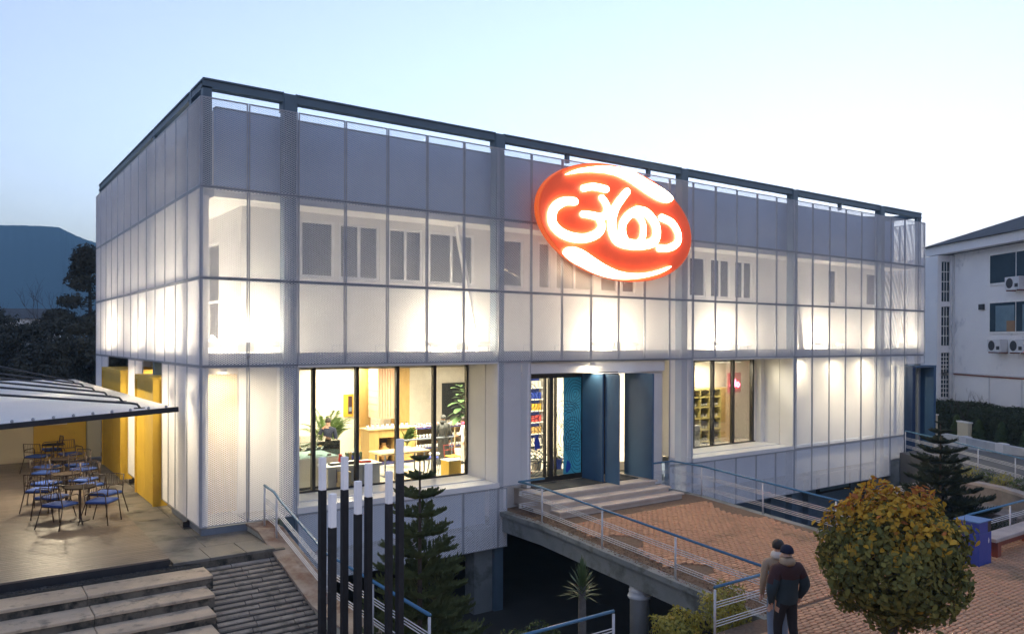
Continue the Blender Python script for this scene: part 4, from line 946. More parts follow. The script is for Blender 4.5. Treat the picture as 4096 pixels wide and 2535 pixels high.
m = MB(); m.add([(0.18, -0.2905, 0.68), (0.215, -0.2905, 0.60), (0.20, -0.2905, 0.53), (0.17, -0.2905, 0.53), (0.155, -0.2905, 0.58)], [(0, 1, 2, 3, 4)]); m.build('emblem', 'label_white', t)
t = thing('bench', 'grey stone slab bench on red brown legs beside the blue bin', 'bench', (18.3, -9.75, PLZ-0.02))
m = MB(); m.bbox(-1.5, 1.5, -0.25, 0.25, 0.44, 0.53, 0.015); m.build('seat', 'bench_slab', t)
for x in (-1.2, 1.2):
    m = MB(); m.box(x-0.1, x+0.1, -0.2, 0.2, 0, 0.439); m.build('leg', 'bench_leg', t)
m = MB(); m.box(-1.05, 1.05, 0.05, 0.12, 0.16, 0.42); m.build('back_rail', 'bench_leg', t)
t = thing('round_column', 'white round column with ringed capital holding up the bridge', 'column', (8.84, -5.4, VZ))
m = MB(); m.lathe([(0.23, 0), (0.23, 1.78), (0.27, 1.80), (0.29, 1.85), (0.27, 1.90), (0.24, 1.93), (0.26, 1.98), (0.26, 2.0), (0.24, 2.03), (0.24, 2.16)], (0, 0, 0), 28); m.build('shaft', 'column_white', t, True)

# right hand planter, white kerb wall
pw = [(25.6, -4.2), (25.0, -5.6), (24.6, -7.0), (23.7, -8.2), (22.9, -9.1)]
t = thing('planter_wall', 'curved grey retaining wall of the planted bed behind the bench railing', 'wall', (24.4, -7, VZ)); o_ = tuple(t.location)
m = MB(o_); c = MB(o_)
for a, b_ in zip(pw[:-1], pw[1:]):
    m.bar((a[0], a[1], -2.1), (b_[0], b_[1], -2.1), 0.3, 2.9); c.bar((a[0], a[1], -0.62), (b_[0], b_[1], -0.62), 0.38, 0.1)
m.build('wall_body', 'stone_wall', t); c.build('coping', 'bench_slab', t)
t = thing('kerb_wall', 'low white kerb wall with projecting blocks along the side road', 'wall', (37, -6, -1)); o_ = tuple(t.location)
m = MB(o_); m.bar((38, 1.5, -0.72), (31.2, -9.8, -0.72), 0.3, 0.55); m.build('wall_body', 'column_white', t)
for k in range(5):
    a = Vector((38, 1.5, -0.70)).lerp(Vector((31.2, -9.8, -0.70)), 0.12+0.2*k); m = MB(o_); d_ = Vector((-6.8, -11.3, 0)).normalized()
    m.bar(a, a+d_*0.5, 0.36, 0.6); m.build('block', 'house_white', t)

# ================================================================== PEOPLE
def person(name, label, loc, rz, H, mats, pose=None, yoke=None, skirt=False, seed=0, puff=1.0):
    """body grown with a Skin modifier from joints given in heights of the figure; faces +y"""
    t = thing(name, label, 'person', loc, None, rz)
    J = {'pel': (0, 0, .525), 'bel': (0, .003, .60), 'che': (0, .005, .70), 'upc': (0, -.005, .785), 'nec': (0, -.008, .845), 'hed': (0, .004, .90), 'top': (0, .002, .955)}
    Rd = {'pel': (.088, .066), 'bel': (.082, .060), 'che': (.096, .066), 'upc': (.080, .056), 'nec': (.032, .034), 'hed': (.046, .056), 'top': (.040, .048)}
    for s_, k in ((-1, 'l'), (1, 'r')):
        J.update({'sh'+k: (s_*.112, -.006, .795), 'el'+k: (s_*.140, -.02, .625), 'wr'+k: (s_*.138, .03, .485), 'ha'+k: (s_*.138, .04, .455),
                  'hi'+k: (s_*.050, 0, .485), 'kn'+k: (s_*.058, .01, .275), 'an'+k: (s_*.060, -.01, .045), 'to'+k: (s_*.068, .075, .018)})
        Rd.update({'sh'+k: (.046, .044), 'el'+k: (.036, .036), 'wr'+k: (.024, .026), 'ha'+k: (.016, .024), 'hi'+k: (.060, .062), 'kn'+k: (.042, .044), 'an'+k: (.030, .034), 'to'+k: (.024, .018)})
    if pose: J.update(pose)
    for kk in ('bel', 'che', 'upc', 'shl', 'shr', 'ell', 'elr'): Rd[kk] = (Rd[kk][0]*puff, Rd[kk][1]*puff)
    E_ = [('pel', 'bel'), ('bel', 'che'), ('che', 'upc'), ('upc', 'nec'), ('nec', 'hed'), ('hed', 'top')]
    for k in 'lr':
        E_ += [('upc', 'sh'+k), ('sh'+k, 'el'+k), ('el'+k, 'wr'+k), ('wr'+k, 'ha'+k), ('pel', 'hi'+k), ('hi'+k, 'kn'+k), ('kn'+k, 'an'+k), ('an'+k, 'to'+k)]
        w_, h_ = Vector(J['wr'+k]), Vector(J['ha'+k]); d = (h_-w_).normalized(); side = d.cross(Vector((1, 0, 0)));
        side = side.normalized() if side.length > .2 else Vector((0, 1, 0)); pal = d.cross(side).normalized()
        for f_ in range(5):
            if f_ < 4:
                ln = (.040, .047, .044, .034)[f_]; off = side*(.017-.0115*f_); a = h_+off+d*.012; b_ = a+d*ln*.55+pal*.006; c_ = b_+d*ln*.35+pal*.016; par = 'ha'+k
            else:
                a = w_+side*.020+d*.012; b_ = a+side*.013+d*.018; c_ = b_+side*.004+d*.016; par = 'ha'+k
            for q, p_ in enumerate((a, b_, c_)):
                nm = f'f{f_}{q}{k}'; J[nm] = tuple(p_); Rd[nm] = ((.0062, .0062), (.0056, .0056), (.0046, .0046))[q]; E_.append((par, nm)); par = nm
    names = list(J); idx = {n_: i for i, n_ in enumerate(names)}
    me = bpy.data.meshes.new('body'); me.from_pydata([Vector(J[n_])*H for n_ in names], [(idx[a], idx[b_]) for a, b_ in E_], [])
    ob = bpy.data.objects.new('body', me); COL.objects.link(ob)
    sk = ob.modifiers.new('skin', 'SKIN'); sk.use_smooth_shade = True; sk.branch_smoothing = 0.3
    for i, n_ in enumerate(names):
        dv = me.skin_vertices[0].data[i]; dv.radius = (Rd[n_][0]*H, Rd[n_][1]*H); dv.use_root = (n_ == 'pel')
    ss = ob.modifiers.new('sub', 'SUBSURF'); ss.levels = ss.render_levels = 1
    dg = bpy.context.evaluated_depsgraph_get(); me2 = bpy.data.meshes.new_from_object(ob.evaluated_get(dg))
    bpy.data.objects.remove(ob); me2.name = 'body'
    slots = ['skin', mats['torso'], mats['legs'], mats.get('shoes', 'cloth_black'), mats.get('yoke', mats['torso'])]
    for s_ in slots: me2.materials.append(MATS[s_])
    segs = []
    for a, b_ in E_:
        if a in ('nec', 'hed') or b_ in ('hed', 'top') or a.startswith(('ha', 'f')) or (a[:2] == 'wr'): mi = 0
        elif a[:2] in ('hi', 'kn') or (a == 'pel' and b_[:2] == 'hi'): mi = 2
        elif a[:2] == 'an': mi = 3
        else: mi = 1
        segs.append((Vector(J[a])*H, Vector(J[b_])*H, mi))
    for p_ in me2.polygons:
        c_ = p_.center; best, bm_ = 9e9, 0
        for a, b_, mi in segs:
            ab = b_-a; t_ = max(0, min(1, (c_-a).dot(ab)/max(ab.length_squared, 1e-9))); dd = (c_-a-ab*t_).length
            if dd < best: best, bm_ = dd, mi
        if bm_ == 2 and c_.z > .47*H: bm_ = 1
        if bm_ == 1 and yoke and c_.z > yoke*H: bm_ = 4
        p_.material_index = bm_; p_.use_smooth = True
    body = bpy.data.objects.new('body', me2); COL.objects.link(body); body.parent = t
    hc = Vector(J['hed'])*H+Vector((0, .004*H, .03*H))
    def blob(nm, mat, c_, rx, ry, rz_, zmin=-1.0, zmax=1.0):
        m = MB(); prof = []
        vs_, fs_ = [], []; nl, ns = 8, 14
        for i in range(nl+1):
            z = zmin+(zmax-zmin)*i/nl; r_ = math.sqrt(max(0.0, 1-min(1, abs(z))**2))
            for q in range(ns): a = 2*math.pi*q/ns; vs_.append((c_[0]+rx*r_*math.cos(a), c_[1]+ry*r_*math.sin(a), c_[2]+rz_*z))
        for i in range(nl):
            for q in range(ns): fs_.append((i*ns+q, i*ns+(q+1) % ns, (i+1)*ns+(q+1) % ns, (i+1)*ns+q))
        fs_ += [tuple(range(ns-1, -1, -1)), tuple(nl*ns+q for q in range(ns))]
        m.add(vs_, fs_); return m.build(nm, mat, t, True)
    blob('hat' if mats.get('hat') else 'hair', mats.get('hat') or mats.get('hair', 'hair'), hc+Vector((0, -.012*H, .012*H)), .056*H, .064*H, .062*H, -0.15 if mats.get('hat') else -0.35, 1.0)
    m = MB()
    for s_ in (-1, 1): m.box(hc.x+s_*.018*H-.006*H, hc.x+s_*.018*H+.006*H, hc.y+.048*H, hc.y+.056*H, hc.z-.012*H, hc.z-.005*H)
    m.build('eyes', 'hair', t)
    m = MB(); m.add([(hc.x-.009*H, hc.y+.050*H, hc.z-.035*H), (hc.x+.009*H, hc.y+.050*H, hc.z-.035*H), (hc.x, hc.y+.050*H, hc.z-.008*H), (hc.x, hc.y+.068*H, hc.z-.032*H)], [(0, 1, 3), (1, 2, 3), (2, 0, 3), (0, 2, 1)]); m.build('nose', 'skin', t)
    if skirt:
        m = MB(); m.lathe([(.155*H, .03*H), (.15*H, .06*H), (.115*H, .40*H), (.10*H, .60*H), (.115*H, .72*H), (.09*H, .80*H)], (0, 0, 0), 18); m.build('long_coat', mats['torso'], t, True)
    if mats.get('scarf'):
        c_ = Vector(J['nec'])*H
        m = MB(); m.lathe([(.06*H, -.02*H), (.072*H, 0), (.066*H, .03*H), (.05*H, .045*H)], c_, 14); mats.get('tail', True) and m.tube([c_+Vector((.03*H, -.06*H, 0)), c_+Vector((.04*H, -.085*H, -.1*H)), c_+Vector((.03*H, -.09*H, -.26*H))], [.035*H, .05*H, .03*H], 8); m.build('scarf', mats['scarf'], t, True)
    return t, J
gdir = lambda az: -R(az)          # heading azimuth (0 = away into +y, 90 = +x) to z rotation
H1 = 1.96
p1, J1 = person('person', 'person in navy beanie and dark two tone jacket seen from behind on the plaza', (7.17, -10.66, PLZ), gdir(18), H1,
                {'torso': 'cloth_teal', 'legs': 'cloth_black', 'yoke': 'cloth_maroon', 'hat': 'hat_navy', 'scarf': 'cloth_tan', 'shoes': 'cloth_black', 'tail': False},
                {'elr': (.178, -.035, .635), 'wrr': (.160, .03, .51), 'har': (.155, .055, .485), 'ell': (-.178, -.03, .635), 'knl': (-.055, .05, .28), 'anl': (-.055, .04, .05), 'tol': (-.06, .13, .02), 'knr': (.055, -.01, .28), 'anr': (.058, -.08, .05), 'tor': (.065, -.01, .018)}, yoke=.70, puff=1.5)
t = thing('paper_cup', 'small white paper cup in the hand of the person in the navy beanie', 'cup', (0, 0, 0))
q = Matrix.Rotation(gdir(18), 4, 'Z') @ (Vector((.155, .075, .475))*H1)+Vector((7.17, -10.66, PLZ)); t.location = q
m = MB(); m.lathe([(.026, -.05), (.034, .05)], (0, 0, 0), 14); m.build('cup_body', 'label_white', t, True); m = MB(); m.lathe([(.036, .05), (.036, .062)], (0, 0, 0), 14); m.build('cup_lid', 'label_white', t)
person('person', 'person in tan coat, cream scarf and light jeans beside the beanie wearer', (7.47, -10.27, PLZ), gdir(40), 1.93,
       {'torso': 'cloth_tan', 'legs': 'cloth_denim', 'hair': 'hair', 'scarf': 'cloth_cream', 'shoes': 'cloth_cream'},
       {'elr': (.14, .03, .64), 'wrr': (.09, .12, .58), 'har': (.075, .145, .575)})
person('person', 'young man in navy sweater holding a phone behind the glass counter', (5.35, 5.35, 0.05), gdir(-150), 1.78,
       {'torso': 'cloth_navy', 'legs': 'cloth_black', 'hair': 'hair'}, {'elr': (.16, .06, .66), 'wrr': (.09, .09, .80), 'har': (.07, .075, .83)})
person('person', 'woman in long dark coat and headscarf browsing the jar shelves', (9.35, 4.75, 0.05), gdir(20), 1.72,
       {'torso': 'cloth_charcoal', 'legs': 'cloth_black', 'hair': 'cloth_charcoal', 'scarf': 'cloth_charcoal'}, None, skirt=True)
person('person', 'woman in cream clothes with bright pink scarf by the jar shelves', (9.95, 4.35, 0.05), gdir(-70), 1.66,
       {'torso': 'cloth_cream', 'legs': 'cloth_cream', 'hair': 'hair', 'scarf': 'cloth_pink'}, {'elr': (.13, .04, .63), 'wrr': (.06, .12, .60), 'har': (.05, .14, .60)})

# ================================================================== INTERIOR
F0 = 0.05
t = thing('fireplace_cabinet', 'oak cabinet with dark open niche under the slatted hood', 'cabinet', (7.9, 5.9, F0)); o_ = tuple(t.location)
m = MB(o_); m.box(6.95, 7.32, 5.65, 6.3, F0+0.1, 1.28); m.box(7.92, 8.72, 5.65, 6.3, F0+0.1, 1.28); m.box(7.33, 7.91, 5.65, 6.3, 1.0, 1.28); m.build('carcass', 'oak', t)
m = MB(o_); m.box(7.33, 7.91, 6.2, 6.29, F0+0.1, 0.999); m.build('niche_back', 'dark_niche', t)
m = MB(o_); m.box(6.9, 8.76, 5.6, 6.32, 1.281, 1.32); m.build('top', 'oak_pale', t)
m = MB(o_); m.box(6.95, 8.72, 5.7, 6.3, F0, F0+0.099); m.build('plinth', 'shelf_navy', t)
t = thing('clay_jar', 'two handled clay jar standing in the cabinet niche', 'jar', (7.62, 5.9, F0+0.1))
m = MB(); m.lathe([(.10, 0), (.16, .12), (.20, .30), (.19, .42), (.10, .52), (.075, .58), (.095, .64), (.08, .645)], (0, 0, 0), 20); m.build('body', 'clay', t, True)
for s_ in (-1, 1):
    m = MB(); m.tube([(s_*.09, 0, .56), (s_*.19, 0, .54), (s_*.21, 0, .45), (s_*.17, 0, .40)], .018, 6); m.build('handle', 'clay', t, True)
t = thing('slatted_hood', 'pale wood slatted hood hanging above the oak cabinet', 'hood', (8.4, 7.2, 1.5)); o_ = tuple(t.location)
m = MB(o_); m.box(7.95, 8.72, 7.0, 7.75, 1.52, 3.54); m.build('core', 'slat_pink', t)
for q in range(12):
    m = MB(o_); x = 7.97+q*.064; m.box(x, x+.034, 6.94, 6.998, 1.5, 3.54); m.build('slat', 'slat_pink', t)
for q in range(8):
    m = MB(o_); z = 1.52+q*.252; m.box(7.905, 7.947, 6.95, 7.75, z, z+.235); m.build('board', 'slat_pink', t)
for x0, x1, lab in ((7.55, 8.02, 'oak clad column left of the slatted hood'), (9.05, 9.65, 'oak clad column right of the slatted hood')):
    t = thing('oak_column', lab, 'column', ((x0+x1)/2, 7.9, F0)); o_ = tuple(t.location); m = MB(o_); m.box(x0, x1, 7.8, 8.2, F0, 3.54); m.build('cladding', 'oak', t)
# wall unit with jars
t = thing('jar_shelf', 'oak wall shelf with navy boards full of jars near the two women', 'shelf', (9.9, 6.0, F0)); o_ = tuple(t.location)
m = MB(o_); m.box(8.78, 11.2, 6.24, 6.3, F0, 1.18); m.build('back', 'oak', t)
for z in (.05, .42, .78, 1.14):
    m = MB(o_); m.box(8.78, 11.2, 5.72, 6.235, F0+z, F0+z+.04); m.build('board', 'shelf_navy', t)
for x in (8.78, 9.58, 10.38, 11.16):
    m = MB(o_); m.box(x, x+.04, 5.70, 5.719, F0, 1.2); m.build('upright', 'oak_pale', t)
def jar_proto(nm, lab, grp, body, cap, r_=.036, h_=.12):
    t_ = thing(nm, lab, 'jar', (0, 0, 0), grp)
    m = MB(); m.lathe([(r_*.9, 0), (r_, .01), (r_, h_*.75), (r_*.7, h_*.85)], (0, 0, 0), 10); m.build('glass_body', body, t_, True)
    m = MB(); m.lathe([(r_*.75, h_*.851), (r_*.75, h_)], (0, 0, 0), 10); m.build('lid', cap, t_)
    m = MB(); m.lathe([(r_*1.02, h_*.2), (r_*1.02, h_*.6)], (0, 0, 0), 10); m.build('paper_label', 'label_white', t_)
    return t_
used = {}
def place(proto, loc):
    if proto.name not in used: used[proto.name] = 1; proto.location = loc; return proto
    return dup(proto, loc, random.uniform(0, 6))
ja = jar_proto('jar', 'small red lidded jar with white label on the oak wall shelf', 'jars on the oak wall shelf', 'jar_red', 'label_white', .045, .15)
jb = jar_proto('jar', 'pale lidded jar with white label on the oak wall shelf', 'pale jars on the oak wall shelf', 'ceramic', 'jar_dark', .045, .14)
for q in range(20): place(ja if q % 3 else jb, (8.85+q*.115, 5.85, F0+1.18))
for q in range(19): place(jb, (8.88+q*.12, 5.82, F0+.46))
for q in range(16): place(jb, (8.88+q*.14, 5.82, F0+.82))
for q in range(9): place(jb, (7.0+q*.19, 5.9, 1.32))
# pictures, board
t = thing('framed_picture', 'tall yellow framed picture on the white cafe wall', 'picture', (7.65, 8.98, 1.45)); m = MB(); m.box(-.2, .2, -.04, 0, 0, .85); m.build('frame', 'yellow', t)
m = MB(); m.box(-.02, .14, -.05, -.041, .1, .78); m.build('print', 'cloth_maroon', t); m = MB(); m.box(.0, .12, -.056, -.051, .2, .36); m.build('print_detail', 'basement_wall', t)
t = thing('blackboard', 'dark grey board on the wall behind the fiddle leaf plant', 'board', (12.4, 8.96, 1.1)); m = MB(); m.box(-.62, .62, -.03, .03, 0, 1.5); m.build('panel', 'cloth_charcoal', t)
# counter with glass case
t = thing('display_counter', 'white counter with glass display case at the cafe till', 'counter', (3.9, 4.2, F0)); o_ = tuple(t.location)
m = MB(o_); m.box(3.2, 4.75, 2.85, 4.9, F0+.08, .92); m.build('base', 'cabinet_white', t); m = MB(o_); m.box(3.24, 4.7, 2.9, 4.86, F0, F0+.079); m.build('plinth', 'black_metal', t)
for y in (3.35, 4.0, 4.65):
    m = MB(o_); m.box(4.751, 4.758, y-.008, y+.008, .15, .9); m.build('door_gap', 'black_metal', t)
m = MB(o_); m.box(3.17, 4.78, 2.82, 4.93, .921, .95); m.build('worktop', 'terrazzo', t)
for n_, b_ in (('front', (4.7, 4.712, 2.9, 4.6, .951, 1.40)), ('end', (3.3, 4.699, 2.9, 2.912, .951, 1.40)), ('top', (3.3, 4.712, 2.9, 4.6, 1.401, 1.413))):
    m = MB(o_); m.box(*b_); m.build('glass_'+n_, 'glass_case', t)
m = MB(o_)
for x, y in ((3.3, 2.9), (4.7, 2.9), (3.3, 4.6), (4.7, 4.6)): m.box(x-.012, x+.012, y-.012, y+.012, .951, 1.40)
m.build('case_frame', 'black_metal', t); m = MB(o_); m.box(3.32, 4.68, 2.93, 4.58, 1.16, 1.17); m.build('case_shelf', 'glass_case', t)
for q in range(7):
    t = thing('pastry_plate', 'white plate of pastries inside the glass display case', 'plate', (3.5+.16*q, 3.1+.3*(q % 2), 1.171 if q % 3 else .951), 'plates in the display case')
    m = MB(); m.lathe([(.04, 0), (.10, .015), (.105, .02), (.05, .012)], (0, 0, 0), 14); m.build('plate', 'ceramic', t); m = MB(); m.lathe([(.06, .014), (.065, .04), (.03, .06)], (0, 0, 0), 9); m.build('pastry', 'clay' if q % 2 else 'dark_niche', t)
t = thing('coffee_grinder', 'coffee grinder with glass hopper on the till counter', 'grinder', (3.55, 4.76, .951))
m = MB(); m.box(-.09, .09, -.1, .1, 0, .3); m.build('body', 'gasket', t, bevel=.01); m = MB(); m.lathe([(.05, .3), (.11, .46), (.11, .5)], (0, 0, 0), 14); m.build('hopper', 'glass_tint', t)
t = thing('espresso_machine', 'dark espresso machine on the till counter', 'espresso machine', (3.5, 5.05, .951)); t.location = (2.6, 3.6, F0)
m = MB(); m.box(-.25, .2, -.6, .6, 0, .9); m.build('cabinet', 'cabinet_white', t); m = MB(); m.box(-.22, .17, -.35, .35, .901, 1.3); m.build('machine', 'gasket', t, bevel=.03); m = MB(); m.box(-.2, .15, -.33, .33, 1.301, 1.33); m.build('cup_tray', 'frame_grey', t)
# service island
t = thing('service_island', 'terrazzo topped white island counter by the wide window', 'counter', (5.0, 2.6, F0)); o_ = tuple(t.location)
m = MB(o_); m.box(3.95, 5.55, 1.95, 2.6, F0, .74); m.build('base', 'cabinet_white', t); m = MB(o_); m.box(3.9, 5.6, 1.9, 2.65, .741, .80); m.build('top', 'terrazzo', t)
for q in range(5):
    m = MB(o_); x = 4.2+q*.27; m.box(x, x+.012, 1.94, 1.949, .1, .72); m.build('door_gap', 'shelf_navy', t)
for q, (x, y, h_, mt) in enumerate(((4.3, 2.3, .02, 'gasket'), (4.75, 2.2, .05, 'jar_dark'), (5.2, 2.25, .03, 'red'))):
    t = thing('serving_tray', ('black', 'dark brown', 'red')[q]+' serving tray lying on the terrazzo island', 'tray', (x, y, .801)); m = MB(); m.bbox(-.17, .17, -.12, .12, 0, h_+.02, .01); m.build('tray', mt, t); m = MB(); m.box(-.14, .14, -.09, .09, h_+.021, h_+.035); m.build('contents', 'label_white', t)
for q in range(8):
    t = thing('magazine', 'green spined magazine standing in a row on the island', 'magazine', (4.8+.055*q, 2.52, .801), 'magazines on the island'); m = MB(); m.fbox((-.015, -.1, 0), (.03, 0, 0), (0, .2, 0), (.04*(q % 3-1), 0, .28)); m.build('cover', ('book_green', 'oak', 'cobalt', 'book_green')[q % 4], t)
t = thing('red_jug', 'small red jug on the terrazzo island', 'jug', (4.55, 2.5, .801)); m = MB(); m.lathe([(.05, 0), (.065, .08), (.04, .2), (.05, .25)], (0, 0, 0), 14); m.build('body', 'red', t, True); m = MB(); m.tube([(.05, 0, .2), (.1, 0, .17), (.06, 0, .08)], .01, 5); m.build('handle', 'red', t)
for q, (x, y, z) in enumerate(((4.35, 1.80, F0), (4.7, 1.79, F0), (4.37, 1.80, F0+.31))):
    t = thing('carton', ('cardboard carton on the floor under the stacked one by the island', 'cardboard carton on the floor at the end of the island front', 'cardboard carton stacked on top of another by the island')[q], 'carton', (x, y, z)); m = MB(); m.box(-.16, .16, -.13, .13, 0, .3); m.build('box', 'oak_pale', t); m = MB(); m.box(-.03, .03, -.132, .132, .02, .302); m.build('tape', 'label_white', t)
# table, stools, chair, yellow block
t = thing('oak_table', 'pale oak table on dark tube frames inside the wide window', 'table', (7.1, 3.7, F0)); o_ = tuple(t.location)
m = MB(o_); m.bbox(6.25, 8.0, 3.3, 4.2, .76, .82, .01); m.build('tabletop', 'oak_pale', t)
for x in (6.45, 7.85):
    m = MB(o_); m.tube([(x, 3.42, .755), (x, 3.42, .12), (x, 3.48, F0+.025), (x, 4.02, F0+.025), (x, 4.08, .12), (x, 4.08, .755)], .028, 6); m.build('leg', 'steel_grey', t)
def stool(x, y, mt, lab):
    t_ = thing('stool', lab, 'stool', (x, y, F0)); m = MB(); m.lathe([(.05, .5), (.18, .5), (.19, .53), (.17, .56), (.05, .565)], (0, 0, 0), 18); m.build('seat', mt, t_, True)
    for a in range(4):
        m = MB(); c_, s_ = math.cos(a*math.pi/2+.7), math.sin(a*math.pi/2+.7); m.tube([(.2*c_, .2*s_, 0), (.13*c_, .13*s_, .5)], .014, 6); m.build('leg', 'steel_grey', t_)
stool(8.05, 3.2, 'cobalt', 'stool with blue padded seat at the end of the oak table'); stool(8.5, 3.9, 'label_white', 'stool with white seat between the oak table and yellow chair')
t = thing('wire_chair', 'thin red framed chair with yellow seat near the yellow block', 'chair', (9.0, 3.55, F0))
m = MB(); m.bbox(-.2, .2, -.2, .2, .44, .47, .01); m.build('seat', 'yellow', t)
for x in (-.19, .19):
    for y in (-.19, .19): m = MB(); m.tube([(x, y, 0), (x, y, .44)], .01, 5); m.build('leg', 'red', t)
m = MB(); m.tube([(-.2, .2, .44), (-.2, .24, .8), (.2, .24, .8), (.2, .2, .44)], .01, 5); m.tube([(-.2, .22, .64), (.2, .22, .64)], .008, 5); m.build('backrest', 'red', t)
t = thing('yellow_block', 'yellow painted box seat inside the right end of the wide window', 'block seat', (8.15, 2.15, F0)); m = MB(); m.box(-.25, .2, -.2, .3, 0, .56); m.build('box', 'yellow', t, bevel=.01); m = MB(); m.box(-.26, .21, -.21, .31, .561, .59); m.build('cushion', 'label_white', t, bevel=.01)
t = thing('low_rail', 'dark steel guard rail inside the wide window by the pink scarf', 'rail', (8.4, 4.6, F0)); m = MB(); m.tube([(-1.0, 0, .95), (1.3, 0, .95)], .03, 8); m.build('bar', 'steel_grey', t)
for x in (-.9, 1.2): m = MB(); m.tube([(x, 0, 0), (x, 0, .94)], .02, 6); m.build('post', 'steel_grey', t)
# plants indoors
def frond_plant(name, label, loc, pot, n_, h_, spread, mat, potmat='ceramic', leaf=.22, seed=1):
    t_ = thing(name, label, 'plant', loc); rr = np.random.default_rng(seed)
    m = MB(); m.lathe([(pot*.7, 0), (pot, pot*1.6), (pot*.92, pot*1.62), (pot*.85, pot*1.5)], (0, 0, 0), 16); m.build('pot', potmat, t_)
    parts_ = []; st = MB()
    for k in range(n_):
        a = rr.uniform(0, 2*math.pi); L_ = h_*rr.uniform(.7, 1.1); sp = spread*rr.uniform(.4, 1.1); pts = []
        for q in range(9):
            u = q/8; pts.append(Vector((math.cos(a)*sp*u**1.5, math.sin(a)*sp*u**1.5, pot*1.5+L_*(u-.38*u**3*sp/spread))))
        st.tube(pts, [.012*(1-.7*i/8) for i in range(9)], 4, False)
        P, D = [], []
        for q in range(34):
            u = .25+.75*q/33; i = min(int(u*8), 7); f_ = u*8-i; p_ = pts[i].lerp(pts[i+1], f_); tg = (pts[i+1]-pts[i]).normalized(); sd = tg.cross(Vector((0, 0, 1)))
            sd = sd.normalized() if sd.length > .05 else Vector((1, 0, 0))
            for s_ in (-1, 1):
                d_ = (sd*s_+tg*.7+Vector((0, 0, -.25))).normalized(); ll = leaf*(1-.6*abs(u-.5))*rr.uniform(.8, 1.2); e_ = p_+d_*ll; w_ = tg*.016
                parts_.append((np.array([p_, p_+d_*ll*.4+w_, e_, p_+d_*ll*.4-w_]), np.array([[0, 1, 2, 3]])))
    st.build('stems', mat, t_); V, F = join(parts_); link('fronds', np_mesh('fronds', V, F), mat, t_); return t_
frond_plant('palm_plant', 'feathery areca palm behind the man at the till', (5.75, 6.4, F0), .22, 22, 2.0, .95, 'green_palm', leaf=.34, seed=3)
frond_plant('small_palm', 'small palm in white pot between cabinet and table', (8.05, 5.0, F0+.45), .14, 7, .85, .35, 'green_palm', seed=5)
def broad_plant(name, label, loc, pot, stem, n_, rad, hz, leaf, mat, potmat, seed=1, aspect=.6):
    t_ = thing(name, label, 'plant', loc); rr = np.random.default_rng(seed)
    m = MB(); m.lathe([(pot*.75, 0), (pot, pot*1.7), (pot*.9, pot*1.72), (pot*.85, pot*1.6)], (0, 0, 0), 16); m.build('pot', potmat, t_)
    m = MB(); m.tube([(0, 0, pot*1.4), (.02, .01, stem*.6), (0, 0, stem+hz*.6)], [.02, .017, .01], 6); m.build('stem', 'bark', t_)
    for k in range(n_):
        a = k*2.4+rr.uniform(-.3, .3); z = stem+hz*(k/n_)-.1; d_ = Vector((math.cos(a), math.sin(a), .45-.9*(1-k/n_))).normalized(); L_ = leaf*rr.uniform(.8, 1.2)*(1.1-.4*k/n_); sd = d_.cross(Vector((0, 0, 1))).normalized(); p0 = Vector((0, 0, z))+d_*.03
        n2 = sd.cross(d_); m = MB(); pts = []
        for u, w_ in ((0, .02), (.25, .36), (.55, .5), (.82, .36), (1, .02)):
            c_ = p0+d_*L_*u-Vector((0, 0, 1))*L_*.25*u*u; pts.append((c_-sd*w_*aspect*L_+n2*w_*L_*.12, c_, c_+sd*w_*aspect*L_+n2*w_*L_*.12))
        vs_ = [p_ for tr_ in pts for p_ in tr_]; fs_ = []
        for i in range(4): fs_ += [(3*i, 3*i+1, 3*i+4, 3*i+3), (3*i+1, 3*i+2, 3*i+5, 3*i+4)]
        m.add(vs_, fs_); m.build('leaf', mat, t_, True)
    return t_
broad_plant('fiddle_leaf_plant', 'tall fiddle leaf fig above the woman with the pink scarf', (10.3, 5.1, F0), .25, 1.55, 34, .5, 1.25, .48, 'green_fiddle', 'ceramic', 4)
broad_plant('snake_plant', 'upright sword leaf plant in grey pot inside the entrance glass', (11.3, 1.95, F0), .2, .45, 12, .2, .5, .62, 'green_dark', 'pot_grey', 6, .16)
broad_plant('potted_croton', 'reddish potted plant in grey pot by the entrance glass', (10.4, 1.5, -.1), .2, .5, 16, .3, .45, .34, 'leaf_rust', 'pot_grey', 7, .35)
broad_plant('potted_fern', 'small leafy plant in blue pot behind the blue film', (12.0, 1.7, F0), .2, .4, 22, .3, .5, .3, 'green_dark', 'cobalt', 8, .4)
part('entry_floor', 'floor_cream', lambda m: m.box(9.77, 13.9, DY+.1, GY, -.2, -.1))
# entrance hall goods shelf seen through the doors
t = thing('hall_shelf', 'tall hall shelf of coloured packets seen through the entrance glass', 'shelf', (13.4, 6.2, F0)); o_ = tuple(t.location)
m = MB(o_); m.box(11.6, 14.8, 6.35, 6.42, F0, 3.1); m.build('back', 'cobalt', t)
for q in range(7): m = MB(o_); m.box(11.6, 14.8, 6.0, 6.345, F0+.1+q*.46, F0+.14+q*.46); m.build('board', 'label_white', t)
pk = MB(); pk.bbox(-.06, .06, -.07, .07, 0, .26, .01)
for q in range(6):
    for c_ in range(18):
        mt = ('label_white', 'cobalt', 'yellow', 'jar_red', 'oak', 'label_white')[(q*5+c_//3) % 6]; key = 'packet_'+mt
        if key not in CACHE: CACHE[key] = withmat(pk.mesh('packet'), mt)
        o2 = inst('packet', CACHE[key], (11.75+c_*.17, 6.15, F0+.141+q*.46)); tag(o2, {'label_white': 'white', 'cobalt': 'blue', 'yellow': 'yellow', 'jar_red': 'red', 'oak': 'brown'}[mt]+' goods packet on the tall hall shelf', 'packet', 'packets on the hall shelf')
